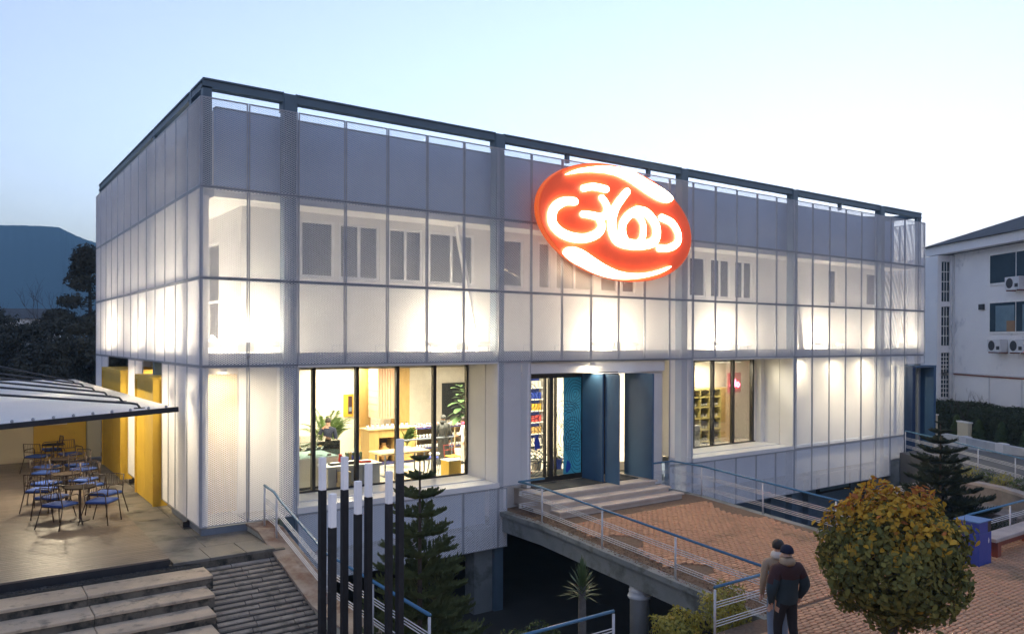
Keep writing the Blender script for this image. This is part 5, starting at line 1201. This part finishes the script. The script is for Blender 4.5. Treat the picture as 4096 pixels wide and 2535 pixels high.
# shop room of the second window
t = thing('bottle_shelf', 'yellow wooden shelf unit with rows of dark jars in the right window', 'shelf', (21.3, 3.4, F0)); o_ = tuple(t.location); S0, S1, SYB, SYF = 19.3, 22.15, 3.6, 3.15
m = MB(o_); m.box(S0, S1, SYB-.04, SYB, F0, 2.3); m.build('back', 'shelf_yellow', t)
for z in (.12, .62, 1.10, 1.56, 1.98): m = MB(o_); m.box(S0, S1, SYF, SYB-.041, F0+z-.05, F0+z); m.build('board', 'shelf_yellow', t)
m = MB(o_); m.box(S0-.05, S1+.05, SYF-.02, SYB, 2.301, 2.36); m.build('top', 'shelf_yellow', t)
for x in (S0, 20.05, 20.85, 21.45, S1): m = MB(o_); m.box(x-.03, x+.03, SYF-.015, SYB-.041, F0, 2.3); m.build('upright', 'shelf_yellow', t)
m = MB(o_); m.box(S1+.031, S1+.9, SYF, SYB, F0, 2.36); m.build('side_panel', 'oak', t)
jd = jar_proto('bottle', 'dark jar with white label on the yellow shelf', 'dark jars on the yellow shelf', 'jar_dark', 'jar_dark', .05, .19)
je = jar_proto('bottle', 'white labelled clear jar on the yellow shelf', 'pale jars on the yellow shelf', 'ceramic', 'label_white', .045, .14)
for zi, z in enumerate((.12, .62, 1.10, 1.56)):
    for q in range(16): place(je if zi in (1, 2) else jd, (19.5+q*.168+(.03 if q > 4 else 0), 3.3, F0+z+.001))
t = thing('terrazzo_plinth', 'white speckled terrazzo cube counter in the right window', 'plinth', (19.0, 2.5, F0)); m = MB(); m.bbox(-.7, .75, -.3, .35, 0, .95, .01); m.build('block', 'terrazzo', t)
t = thing('neon_sign', 'small glowing pink red neon sign on a red board above the shelf', 'neon sign', (23.0, 3.12, 2.15))
m = MB(); m.box(-.42, .42, -.02, .02, 0, .85); m.build('board', 'neon_board', t)
m = MB(); m.tube([(-.32, -.05, .3), (-.2, -.05, .45), (-.1, -.05, .3), (-.22, -.05, .22), (-.02, -.05, .25), (.02, -.05, .55), (.08, -.05, .3), (.2, -.05, .45), (.3, -.05, .34), (.22, -.05, .24), (.1, -.05, .28)], .03, 6); m.build('tube', 'neon_pink', t, True)

# ================================================================== PLANTS OUTSIDE
def araucaria(name, label, loc, H, z0, rad, mat, tiers, seed, detail=1.0):
    """Norfolk pine: straight trunk, whorls of flat branches with upright comb-like twigs"""
    t_ = thing(name, label, 'tree', loc); rr = np.random.default_rng(seed)
    m = MB(); m.tube([(0, 0, 0), (.01, 0, H*.5), (0, 0, H)], [.075, .05, .012], 8); m.build('trunk', 'bark', t_, True)
    V, F = [], []; nb = 0
    def spike(p0, p1, w_):
        nonlocal nb
        d = p1-p0; s1 = np.cross(d, [0.3, 0.2, 1.0]); s1 = s1/(np.linalg.norm(s1)+1e-9)*w_; s2 = np.cross(d, s1); s2 = s2/(np.linalg.norm(s2)+1e-9)*w_
        mid = p0+d*.45
        V.extend([p0, mid+s1, p1, mid-s1, mid+s2, mid-s2]); F.extend([[nb, nb+1, nb+2, nb+3], [nb, nb+4, nb+2, nb+5]]); nb += 6
    for k in range(tiers):
        u = k/(tiers-1); z = z0+(H-z0)*(1-(1-u)**1.0)*.985; L0 = rad*(1-u)**.82+.12; n_ = 6 if u < .75 else 5; ph = rr.uniform(0, 6.28)
        for b_ in range(n_):
            a = ph+b_*2*math.pi/n_+rr.uniform(-.18, .18); L_ = L0*rr.uniform(.85, 1.1); dh = np.array([math.cos(a), math.sin(a), 0]); sd = np.array([-dh[1], dh[0], 0])
            dr = -.12*L_+.25*L_*u; cv = .22*L_
            pt = lambda s_: np.array([0, 0, z])+dh*L_*s_+np.array([0, 0, dr*s_+cv*s_*s_])
            pts = [pt(s_) for s_ in np.linspace(0, 1, 6)]
            for i in range(5): spike(pts[i], pts[i+1]+(pts[i+1]-pts[i])*.3, .022*(1-.1*i))
            nt_ = int((13+18*L_/rad)*detail)
            for q in range(nt_):
                s_ = .16+.84*q/nt_; p_ = pt(s_); ll = L_*.42*(1-.62*s_)*rr.uniform(.75, 1.15)+.05
                for sg_ in (-1, 1):
                    d_ = sd*sg_*rr.uniform(.75, 1)+dh*rr.uniform(.55, .9)+np.array([0, 0, rr.uniform(.15, .5)]); d_ /= np.linalg.norm(d_); e_ = p_+d_*ll
                    spike(p_, e_, .022)
                    for w_ in range(int(5*detail)):
                        f_ = .3+.7*rr.random(); pp = p_+d_*ll*f_; dd = d_*.6+np.array([0, 0, rr.uniform(.3, 1)])+sd*rr.uniform(-.4, .4); dd /= np.linalg.norm(dd); spike(pp, pp+dd*ll*.36, .014)
    link('crown', np_mesh('crown', np.array(V), np.array(F)), mat, t_); return t_
araucaria('norfolk_pine', 'layered norfolk pine growing out of the sunken court beside the lamp posts', (2.35, -6.25, VZ), 5.86, 0.9, 1.32, 'green_pine', 15, 3, 1.05)
araucaria('norfolk_pine', 'broad dark norfolk pine in front of the blue side portal', (22.0, -6.1, VZ), 5.35, .6, 1.9, 'green_pine_dark', 15, 9, 1.3)

# round clipped tree with gold top
RT = Vector((7.15, -12.58, PLZ)); RC = np.array([7.15, -12.58, 1.02])
t = thing('round_tree', 'round clipped tree with olive leaves turning gold on top', 'tree', RT); rr = np.random.default_rng(5)
m = MB(RT); m.tube([(7.15, -12.58, PLZ), (7.17, -12.56, -.3), (7.14, -12.58, .5), (7.15, -12.58, 1.2)], [.085, .07, .06, .03], 9); m.build('trunk', 'bark_grey', t, True)
m = MB(RT)
for k in range(12):
    d = Vector(unit(rr.normal(0, 1, 3)+np.array([0, 0, .4]))); p0 = Vector((7.15, -12.58, .4+.05*k)); m.tube([p0, p0.lerp(Vector(RC)+d*.95, .5)+Vector((0, 0, .05)), Vector(RC)+d*.95], [.03, .02, .006], 5)
m.build('limbs', 'bark_grey', t)
n = 11500; D = unit(rr.normal(0, 1, (n, 3))); lump = 1+.08*np.sin(D[:, 0]*7+1)*np.cos(D[:, 2]*6)+.09*np.sin(D[:, 1]*9+D[:, 2]*5)
rad = (1-rr.random(n)**1.6*.42)*lump*(1+.09*(rr.random(n)<.03)); flat = np.where(D[:, 2] < -.55, .93, 1.0)
P = RC+D*np.array([1.07, 1.07, 1.12])*(rad*flat)[:, None]
gap = np.sin(D[:, 0]*11+2)*np.sin(D[:, 1]*9)*np.sin(D[:, 2]*10+.5) > .42
keep = ~(gap & (rad > .9)); P, D = P[keep], D[keep]; n = len(P)
dist = np.linalg.norm(P-np.array(CAM), axis=1)
warm = (P[:, 2]-RC[2])/1.06+rr.normal(0, .22, n)+.14*np.sin(P[:, 0]*5)*np.sin(P[:, 1]*4+P[:, 2]*3)-.15*(D[:, 0] > .3)
kind = np.where(warm > 1.06, 3, np.where(warm > .58, 2, np.where(rr.random(n) < .5, 0, 1)))
kind = np.where((kind < 2) & (rr.random(n) < .015), 2, kind)
mats4 = ['leaf_olive', 'leaf_olive_dark', 'leaf_gold', 'leaf_rust']
front = np.argsort(dist-.0*P[:, 2]); near = set(front[:290].tolist())
lf = []
for k in range(4):
    lm = MB(); r3 = random.Random(k); vs_ = []
    for u, w_ in ((0, .03), (.2, .36), (.5, .5), (.8, .3), (1, .02)):
        cu = -.22*u*u; vs_ += [(-w_*.62, u-.5, cu+.12*w_), (0, u-.5, cu), (w_*.62, u-.5, cu+.12*w_)]
    fs_ = []
    for i in range(4): fs_ += [(3*i, 3*i+1, 3*i+4, 3*i+3), (3*i+1, 3*i+2, 3*i+5, 3*i+4)]
    lm.add(vs_, fs_); lf.append(withmat(lm.mesh('leaf'), mats4[k]))
for i in near:
    nrm = Vector(unit(D[i]+rr.normal(0, .45, 3))); q_ = nrm.to_track_quat('Z', 'Y') @ Matrix.Rotation(rr.uniform(0, 6.28), 3, 'Z').to_quaternion()
    o2 = inst('leaf', lf[kind[i]], Vector(P[i])-RT, t); o2.rotation_euler = q_.to_euler(); s_ = .098*rr.uniform(.7, 1.3); o2.scale = (s_,)*3
rest = np.array([i for i in range(n) if i not in near])
for k in range(4):
    sel = rest[kind[rest] == k]
    if len(sel) == 0: continue
    N_ = unit(D[sel]+rr.normal(0, .5, (len(sel), 3))); T_ = unit(np.cross(N_, rr.normal(0, 1, (len(sel), 3)))); S_ = np.cross(N_, T_); sz = (.098*rr.uniform(.65, 1.35, len(sel)))[:, None]
    lv = np.array([v_.co[:] for v_ in lf[0].vertices]); lfc = np.array([list(p_.vertices) for p_ in lf[0].polygons])
    Vv = (P[sel][:, None, :]+(lv[None, :, 0:1]*S_[:, None, :]+lv[None, :, 1:2]*T_[:, None, :]+lv[None, :, 2:3]*N_[:, None, :])*sz[:, None, :])-np.array(RT)
    Ff = lfc[None]+(np.arange(len(sel))*len(lv))[:, None, None]
    o2 = link('crown', np_mesh('crown', Vv.reshape(-1, 3), Ff.reshape(-1, 4)), mats4[k], t); stuff(o2)

# yucca
t = thing('yucca', 'yucca with sword leaves on a bare trunk in the sunken court', 'plant', (5.85, -6.75, VZ)); rr = np.random.default_rng(8)
m = MB(); m.tube([(0, 0, 0), (.03, .02, 1.6), (.01, 0, 3.0)], [.1, .09, .075], 9); m.build('trunk', 'bark_grey', t, True)
parts_ = []
for k in range(130):
    a = k*2.399; el = R(8+80*(k/130)**.6); d = np.array([math.cos(a)*math.cos(el), math.sin(a)*math.cos(el), math.sin(el)]); s_ = np.cross(d, [0, 0, 1.0]); s_ = s_/(np.linalg.norm(s_)+1e-6)
    p0 = np.array([.01, 0, 2.72+.38*k/130]); L_ = .46*rr.uniform(.8, 1.2); w_ = .018; mid = p0+d*L_*.5; tip = p0+d*L_+np.array([0, 0, -.10*math.cos(el)])
    parts_.append((np.array([p0-s_*w_*.7, p0+s_*w_*.7, mid+s_*w_, mid-s_*w_]), np.array([[0, 1, 2, 3]]))); parts_.append((np.array([mid-s_*w_, mid+s_*w_, tip+s_*.002, tip-s_*.002]), np.array([[0, 1, 2, 3]])))
V, F = join(parts_); link('leaves', np_mesh('leaves', V, F), 'yucca', t)

def bush(name, label, c, rx, ry, rz_, n_, size, mat, seed, cat='shrub', base=None, group=None, aspect=.5):
    rr = np.random.default_rng(seed); bz = c[2]-rz_*1.2 if base is None else base; t_ = thing(name, label, cat, (c[0], c[1], bz), group)
    D = unit(rr.normal(0, 1, (n_, 3))); rad = 1-rr.random(n_)**1.8*.5; lum = 1+.16*np.sin(D[:, 0]*6+seed)*np.sin(D[:, 1]*5+2)+.14*np.sin(D[:, 2]*7+D[:, 0]*4)
    P = D*np.array([rx, ry, rz_])*(rad*lum)[:, None]+np.array([0, 0, c[2]-bz]); P = P[P[:, 2] > 0.02]; D = D[:len(P)]
    V, F = leafcloud(P, unit(P-np.array([0, 0, c[2]-bz])), size, aspect, .6, rr); link('crown', np_mesh('crown', V, F), mat, t_)
    m = MB()
    for k in range(5): a = k*1.3; m.tube([(0.03*k-.06, 0, 0), (math.cos(a)*rx*.3, math.sin(a)*ry*.3, (c[2]-bz)*.6), (math.cos(a)*rx*.6, math.sin(a)*ry*.6, c[2]-bz)], [.02, .014, .006], 5)
    m.build('stems', 'bark', t_); return t_
bush('golden_shrub', 'golden green shrub under the bridge edge beside the round column', (7.0, -8.3, -1.35), .52, .5, .42, 2300, .075, 'shrub_yellow', 21, base=VZ)
bush('golden_shrub', 'tall golden green shrub behind the short plaza railing', (7.85, -8.75, -1.0), .55, .45, .55, 2600, .075, 'shrub_yellow', 22, base=VZ)
bush('golden_shrub', 'small golden shrub under the low court handrail', (3.75, -8.4, -1.45), .6, .4, .38, 2000, .07, 'shrub_yellow', 23, base=VZ)
bush('green_shrub', 'mixed green shrub in the court at the end of the ramp wall', (2.9, -8.6, -1.5), .5, .4, .4, 1500, .07, 'shrub_green', 24, base=VZ)
bush('green_shrub', 'dark green shrub between the golden shrubs by the column', (7.45, -8.0, -1.7), .45, .45, .5, 1500, .07, 'shrub_green', 25, base=VZ)
bush('green_shrub', 'leafy shrub at the foot of the grey court pier', (5.9, -5.0, -2.5), .8, .7, .5, 2000, .08, 'shrub_green', 26, base=VZ)
for k in range(7):
    u = k/6; a = Vector((25.9, -4.6, -.45)).lerp(Vector((23.7, -8.9, -.45)), u)
    bush('bed_plant', 'low straw coloured plant in the bed on the curved retaining wall', (a.x+.3, a.y, -.42), .38, .4, .24, 420, .09, 'shrub_yellow' if k % 2 else 'shrub_green', 40+k, base=-.62, group='plants on the retaining wall', aspect=.3)
for k in range(4):
    bush('court_shrub', 'dark round shrub in the sunken court below the retaining wall', (22.2+k*.5-.2, -7.5-.45*k, -1.75+.1*k), .5, .5, .45, 900, .07, 'hedge', 60+k, base=VZ, group='dark shrubs below the retaining wall')
# clipped hedge, young cypresses and cream walls towards the neighbour
hd = thing('hedge', 'long clipped dark hedge in front of the white neighbour house', 'hedge', (38.5, -2, -1.35)); rr = np.random.default_rng(31)
A, Bv = np.array([42.5, 4.6]), np.array([30.5, -15.0]); nn = 30000; u = rr.random(nn); dirh = unit((Bv-A)[None])[0]; nrm = np.array([dirh[1], -dirh[0]])
if nrm[0]*(CAM.x-A[0])+nrm[1]*(CAM.y-A[1]) < 0: nrm = -nrm
face = rr.random(nn) < .6; th = np.where(face, .8+rr.normal(0, .06, nn), rr.uniform(-.8, .8, nn)); zz = np.where(face, rr.uniform(-1.3, 1.0, nn), 1.0+rr.normal(0, .05, nn)+.06*np.sin(u*40))
P = np.stack([A[0]+(Bv-A)[0]*u+nrm[0]*th, A[1]+(Bv-A)[1]*u+nrm[1]*th, zz], 1)-np.array([38.5, -2, -1.35])
V, F = leafcloud(P, np.where(face[:, None], [[nrm[0], nrm[1], .2]], [[0, 0, 1.0]]), .12, .6, .6, rr); link('foliage', np_mesh('foliage', V, F), 'hedge', hd)
m = MB(hd.location); m.bar((42.5, 4.6, -.25), (30.5, -15, -.25), 1.4, 2.2); m.build('inner_mass', 'green_pine_dark', hd)
for k in range(9):
    u = k/8; p_ = Vector((39.3, 1.6, -1)).lerp(Vector((32.5, -10.2, -1)), u+random.uniform(-.03, .03)); h_ = random.uniform(1.0, 1.5)
    t = thing('young_conifer', 'young feathery green conifer planted in front of the dark hedge', 'conifer', p_, 'young conifers before the hedge'); rr = np.random.default_rng(70+k)
    n2 = 1300; z = rr.random(n2)**.8; r_ = .38*(1-z)**.6+.05; a = rr.uniform(0, 6.28, n2); q_ = rr.random(n2)**.5
    P = np.stack([np.cos(a)*r_*q_, np.sin(a)*r_*q_, .05+z*h_], 1); V, F = leafcloud(P, np.stack([np.cos(a), np.sin(a), 1.2+0*a], 1), .15, .28, .35, rr); link('crown', np_mesh('crown', V, F), 'shrub_green', t)
    m = MB(); m.tube([(0, 0, 0), (0, 0, h_*.8)], [.03, .01], 5); m.build('trunk', 'bark', t)
for k, (x, y, w_, lab) in enumerate(((39.4, 2.9, 1.2, 'small cream garden wall panel beside the blue portal'), (38.4, .6, .9, 'small cream garden wall panel behind the second pine'))):
    t = thing('garden_wall', lab, 'wall', (x, y, -1.2)); m = MB(); m.box(-w_/2, w_/2, -.1, .1, 0, 1.55-.2*k); m.build('panel', 'cream_wall', t); m = MB(); m.box(-w_/2-.05, w_/2+.05, -.13, .13, 1.551-.2*k, 1.62-.2*k); m.build('cap', 'plaster_white', t); t.rotation_euler = (0, 0, R(58))

# ================================================================== NEIGHBOUR HOUSE
NP = Vector((42.0, 3.0, -1.35)); nd = Vector((.5196, .8544, 0)); nn_ = Vector((-nd.y, nd.x, 0))
NB = thing('neighbour_house', 'white three storey house with dark hip roof behind the hedge', 'building', NP)
def nbx(name, mat, s0, s1, t0, t1, z0, z1, parent=None):
    m = MB(NP); P0 = Vector((NP.x, NP.y, 0)); m.fbox(P0+nd*s0+nn_*t0+Vector((0, 0, z0)), nd*(s1-s0), nn_*(t1-t0), Vector((0, 0, z1-z0))); return m.build(name, mat, parent or NB)
nbx('wall', 'house_white', -13, -.2, -9, 0, -1.35, 9.35)
nbx('stair_bay', 'house_white', -.19, 3, -6, .02, -1.35, 9.3)
nbx('bay_edge', 'house_white', -.195, 0.0, .021, .12, -1.35, 9.3)
nbx('bay_edge', 'house_white', -.02, 2.9, .60, .84, .9, 9.3)
for z0, z1 in ((-1.3, 1.2), (3.74, 4.14), (6.38, 6.66), (8.95, 9.3)): nbx('bay_band', 'house_white', -.03, 2.9, .121, .599, z0, z1)
for z0, z1, ro, cl in ((1.2, 2.45, 5, 3), (2.6, 3.72, 5, 3), (4.16, 6.36, 4, 3), (6.68, 8.93, 4, 3)):
    pn = nbx('bay_window', 'pane_dark', .04, .06, .125, .595, z0, z1)
    for q in range(1, ro): nbx('glazing_bar', 'window_white', .0, .035, .125, .595, z0+(z1-z0)*q/ro-.02, z0+(z1-z0)*q/ro+.02, pn)
    for q in range(1, cl): nbx('glazing_bar', 'window_white', -.004, .031, .125+.47*q/cl-.012, .125+.47*q/cl+.012, z0, z1, pn)
for z0, z1, br in ((7.46, 8.93, 0), (4.91, 6.41, 1), (2.9, 3.0, 2)):
    if br == 2: continue
    for s0, s1 in ((-5.25, -3.36), (-7.2, -5.32), (-11.5, -9.5)):
        fr_ = nbx('window', 'window_white', s0-.1, s1+.1, .003, .07, z0-.1, z1+.1); nbx('pane', 'pane_dark', s0, s1, .071, .08, z0, z1, fr_)
        if br: nbx('torn_curtain', 'pane_broken', s0+.05, s1-.45, .081, .088, z0+.02, z1-.15, fr_); nbx('board', 'board_tan', s0, s0+.6, .089, .097, z0, z0+.55, fr_)
nbx('pipe', 'bench_leg', -13, -.21, .002, .06, 2.50, 2.56); nbx('pipe', 'ac_white', -13, -.21, .002, .05, 2.60, 2.64); nbx('down_pipe', 'column_white', -.32, -.22, .002, .1, -1.3, 9.3)
nbx('down_pipe', 'ac_white', -3.3, -3.25, .002, .05, -1.3, 2.49); nbx('down_pipe', 'ac_white', -5.7, -5.64, .002, .05, -1.3, 2.49)
nbx('cable_box', 'ac_dark', -2.85, -2.5, .002, .12, 6.1, 6.4)
nbx('roof_fascia', 'house_white', -14, .9, .25, .75, 9.36, 9.85); nbx('roof_fascia', 'house_white', .91, 1.3, -9, .75, 9.36, 9.85); nbx('eaves', 'ac_dark', -14, .9, -9, .249, 9.351, 9.42)
m = MB(NP); P0 = Vector((NP.x, NP.y, 0)); q = lambda s_, t_, z: P0+nd*s_+nn_*t_+Vector((0, 0, z))
m.add([q(1.5, .95, 9.86), q(-14.2, .95, 9.86), q(-14.2, -9.6, 9.86), q(1.5, -9.6, 9.86), q(-3.6, -4.3, 11.9), q(-10, -4.3, 11.9)], [(0, 4, 5, 1), (1, 5, 2), (2, 5, 4, 3), (3, 4, 0), (0, 1, 2, 3)]); m.build('roof', 'roof_dark', NB)
def ac(s_, z, lab):
    t_ = thing('air_conditioner', lab, 'air conditioner', P0+nd*s_+nn_*.0+Vector((0, 0, z)))
    def b_(nm, mt, s0, s1, t0, t1, z0, z1): m = MB(); m.fbox(nd*s0+nn_*t0+Vector((0, 0, z0)), nd*(s1-s0), nn_*(t1-t0), Vector((0, 0, z1-z0))); return m.build(nm, mt, t_)
    b_('casing', 'ac_white', -1.0, 0, .1, .5, 0, .65); m = MB()
    pts = [nd*(-.34+.25*math.cos(a))+nn_*.508+Vector((0, 0, .33+.26*math.sin(a))) for a in np.linspace(0, 2*math.pi, 21)[:-1]]; m.add(pts, [tuple(range(20))]); m.build('fan_grille', 'ac_dark', t_)
    b_('bracket', 'bench_leg', -.9, -.86, 0, .5, -.06, -.002); b_('bracket', 'bench_leg', -.14, -.1, 0, .5, -.06, -.002); b_('vent', 'ac_dark', -.93, -.7, .501, .506, .12, .3)
ac(-3.75, 3.85, 'white air conditioner under the torn curtain window of the neighbour house'); ac(-5.35, 3.85, 'white air conditioner farther along under the torn curtain window'); ac(-5.05, 7.0, 'white air conditioner under the upper dark window of the neighbour house')

# ================================================================== BACKGROUND TREES
def bare_tree(name, label, loc, H, spread, seed, group=None, mat='twig', depth=5, lean=0.0):
    t_ = thing(name, label, 'tree', loc, group); rr = random.Random(seed); tr = MB(); br = MB()
    def grow(p_, d, L_, r_, lv):
        pts = [p_]; dd = d.copy()
        for i in range(3):
            dd = (dd+Vector((rr.uniform(-.18, .18), rr.uniform(-.18, .18), rr.uniform(-.05, .14)))).normalized(); pts.append(pts[-1]+dd*L_/3)
        (tr if lv == 0 else br).tube(pts, [r_, r_*.85, r_*.7, r_*.55], 5 if lv < 2 else 3, False)
        if lv >= depth: return
        for k in range(rr.choice((3, 3, 4)) if lv < 3 else 3):
            nd_ = (dd+Vector((rr.uniform(-1, 1), rr.uniform(-1, 1), rr.uniform(-.25, .75)))*spread).normalized(); grow(pts[rr.choice((1, 2, 3, 3))], nd_, L_*rr.uniform(.58, .8), r_*.52, lv+1)
    grow(Vector((0, 0, 0)), Vector((lean, 0, 1)).normalized(), H*.34, H*.017, 0); tr.build('trunk', 'twig', t_); br.build('crown', mat, t_); return t_
def leafy_tree(name, label, loc, H, rx, seed, mat='forest', n_=9000, size=.3, conic=False, group=None):
    t_ = thing(name, label, 'tree', loc, group); rr = np.random.default_rng(seed)
    m = MB(); m.tube([(0, 0, 0), (.1, 0, H*.5), (0, 0, H*.95)], [H*.02, H*.013, .02], 7); m.build('trunk', 'twig', t_)
    parts_ = []; nc = 46 if not conic else 60
    for k in range(nc):
        u = rr.random(); z = H*(.08+.88*u); rm = rx*((1-u)**.75 if conic else math.sqrt(max(.05, 1-(2*u-.85)**2*.8)))
        a = rr.uniform(0, 6.28); q_ = rr.uniform(.35, 1.0)*rm; c_ = np.array([math.cos(a)*q_, math.sin(a)*q_, z+rr.normal(0, .1)]); n2 = n_//nc; rr_ = rx*rr.uniform(.22, .38)
        D = unit(rr.normal(0, 1, (n2, 3))); P = c_+D*np.array([rr_, rr_, rr_*.5])*(rr.random((n2, 1))**.4); parts_.append(leafcloud(P, D, size, .4, .8, rr))
    V, F = join(parts_); link('crown', np_mesh('crown', V, F), mat, t_); return t_
leafy_tree('dark_conifer', 'tall dark conifer rising against the screen beside the mountain', (1.91, 32.87, -1.35), 11.3, 2.6, 101, 'forest', 15000, .26, True)
leafy_tree('dark_tree', 'dark bushy tree below the tall conifer behind the deck', (0.44, 31.46, -1.35), 7.6, 3.0, 102, 'forest', 12000, .26)
leafy_tree('dark_tree', 'dark leafy tree behind the canopy tubes', (-1.94, 28.24, -1.35), 6.6, 2.8, 103, 'forest', 10000, .24)
leafy_tree('dark_tree', 'broad dark tree at the far left beyond the canopy', (-3.53, 36.75, -1.35), 7.8, 3.2, 104, 'forest', 9000, .26)
leafy_tree('dark_tree', 'dark tree standing close behind the rear corner of the screen', (1.45, 25.82, -1.35), 7.0, 2.6, 105, 'forest', 10000, .24)
leafy_tree('dark_tree', 'low dark tree between the bushy tree and the conifer', (-1.00, 25.11, -1.35), 5.2, 2.4, 106, 'forest', 9000, .22)
leafy_tree('dark_tree', 'dark tree right of the screen beside the neighbour house', (58.50, 12.07, -1.35), 6.2, 2.2, 107, 'forest', 7000, .26)
for k, (pos, H_) in enumerate((((-1.69, 42.81, -1.35), 8.6), ((-0.08, 45.35, -1.35), 8.8), ((1.56, 47.87, -1.35), 9.6), ((-2.78, 41.13, -1.35), 8.6), ((2.18, 42.50, -1.35), 9.6))):
    bare_tree('bare_tree', 'leafless tree with fine dark twigs beyond the deck canopy', pos, H_, .75, 200+k, 'leafless trees beyond the deck')
bare_tree('bare_tree', 'leafless tree standing between the screen and the neighbour house', (45.77, 6.42, -1.35), 13.6, .62, 301, None, 'twig', 6)
bare_tree('bare_tree', 'second leafless tree close to the neighbour house corner', (54.62, 9.93, -1.35), 11.0, .7, 302, None, 'twig', 5)
bare_tree('bare_shrub', 'leafless shrub above the hedge before the neighbour house', (39.72, 0.30, -1.35), 4.0, .9, 303, None, 'twig', 5)
# far house and shed between the trees
hp = Vector((5.61, 121.19, -1.35)); t = thing('far_house', 'small pale house glimpsed through the leafless trees', 'house', hp, rz=R(-20))
m = MB(); m.box(-4, 4, -4, 4, 0, 8.6); m.build('wall', 'plaster_white', t); m = MB(); m.add([(-4.4, -4.4, 8.6), (4.4, -4.4, 8.6), (4.4, 4.4, 8.6), (-4.4, 4.4, 8.6), (-4.4, 0, 10.2), (4.4, 0, 10.2)], [(0, 1, 5, 4), (3, 4, 5, 2), (0, 4, 3), (1, 2, 5), (0, 3, 2, 1)]); m.build('roof', 'roof_dark', t)
hp = Vector((1.29, 99.69, -1.35)); t = thing('far_shed', 'long grey shed behind the leafless trees', 'shed', hp, rz=R(-30)); m = MB(); m.box(-7, 7, -3, 3, 0, 4.2); m.build('wall', 'basement_wall', t); m = MB(); m.box(-7.3, 7.3, -3.3, 3.3, 4.201, 4.5); m.build('roof', 'steel_grey', t)

# ================================================================== MOUNTAINS
def ridge(name, pts, z0=-20, seed=1):
    """a wooded slope: pts = crest line (x, y, z); the foot lies a third nearer the court"""
    rr = np.random.default_rng(seed); u_ = np.linspace(0, len(pts)-1, 160); C_ = np.array(pts, float)
    xs_, ys_, zs_ = (np.interp(u_, range(len(pts)), C_[:, i]) for i in range(3))
    nz = np.cumsum(rr.normal(0, 1, 160)); nz -= np.linspace(nz[0], nz[-1], 160); V, F = [], []
    for x, y, z, dz in zip(xs_, ys_, zs_, nz):
        for j in range(7):
            u = j/6; f_ = 1-.35*(1-u); V.append((x*f_, y*f_, z0+(z+dz*.25-z0)*(u**1.15)+(rr.normal(0, 1.2) if 0 < j < 6 else 0)))
        V.append((x*1.12, y*1.12, z0))
    for i in range(159):
        for j in range(7): a = i*8+j; F.append((a, a+8, a+9, a+1))
    me = bpy.data.meshes.new(name); me.from_pydata(V, [], F); me.update(); return struct(link(name, me, 'mountain', None, True))
ridge('mountain', [(-605, 1640, 99.0), (-345, 1453, 133.7), (-127, 1298, 143.9), (46, 1174, 148.2), (107, 1130, 145.5), (118, 1123, 140.2), (133, 1112, 131.1), (151, 1099, 125.7), (229, 1043, 99.0), (350, 956, 67.0), (524, 832, 45.6), (741, 677, 48.3)], seed=3)
ridge('mountain', [(803, 817, 48.7), (1003, 674, 70.2), (1103, 603, 97.9), (1161, 562, 113.2), (1203, 531, 105.9), (1353, 424, 82.5), (1653, 210, 64.1), (2152, -148, 39.5)], seed=5)

# ================================================================== HAZE
hb = MB(); hb.box(-2600, 2600, -60, 2400, -30, 185); hz = bpy.data.objects.new('haze', hb.mesh('haze')); COL.objects.link(hz)
hm = bpy.data.materials.new('haze'); hm.use_nodes = True; N = hm.node_tree.nodes; N.remove(N['Principled BSDF'])
pv_ = N.new('ShaderNodeVolumePrincipled'); pv_.inputs['Color'].default_value = (0.42, 0.74, 1.0, 1); pv_.inputs['Density'].default_value = 0.0006; pv_.inputs['Anisotropy'].default_value = 0.0
hm.node_tree.links.new(pv_.outputs[0], N['Material Output'].inputs['Volume']); hz.data.materials.append(hm); hm.cycles.homogeneous_volume = True
tag(hz, 'pale blue evening haze lying between the court and the mountains', 'haze', kind='stuff')
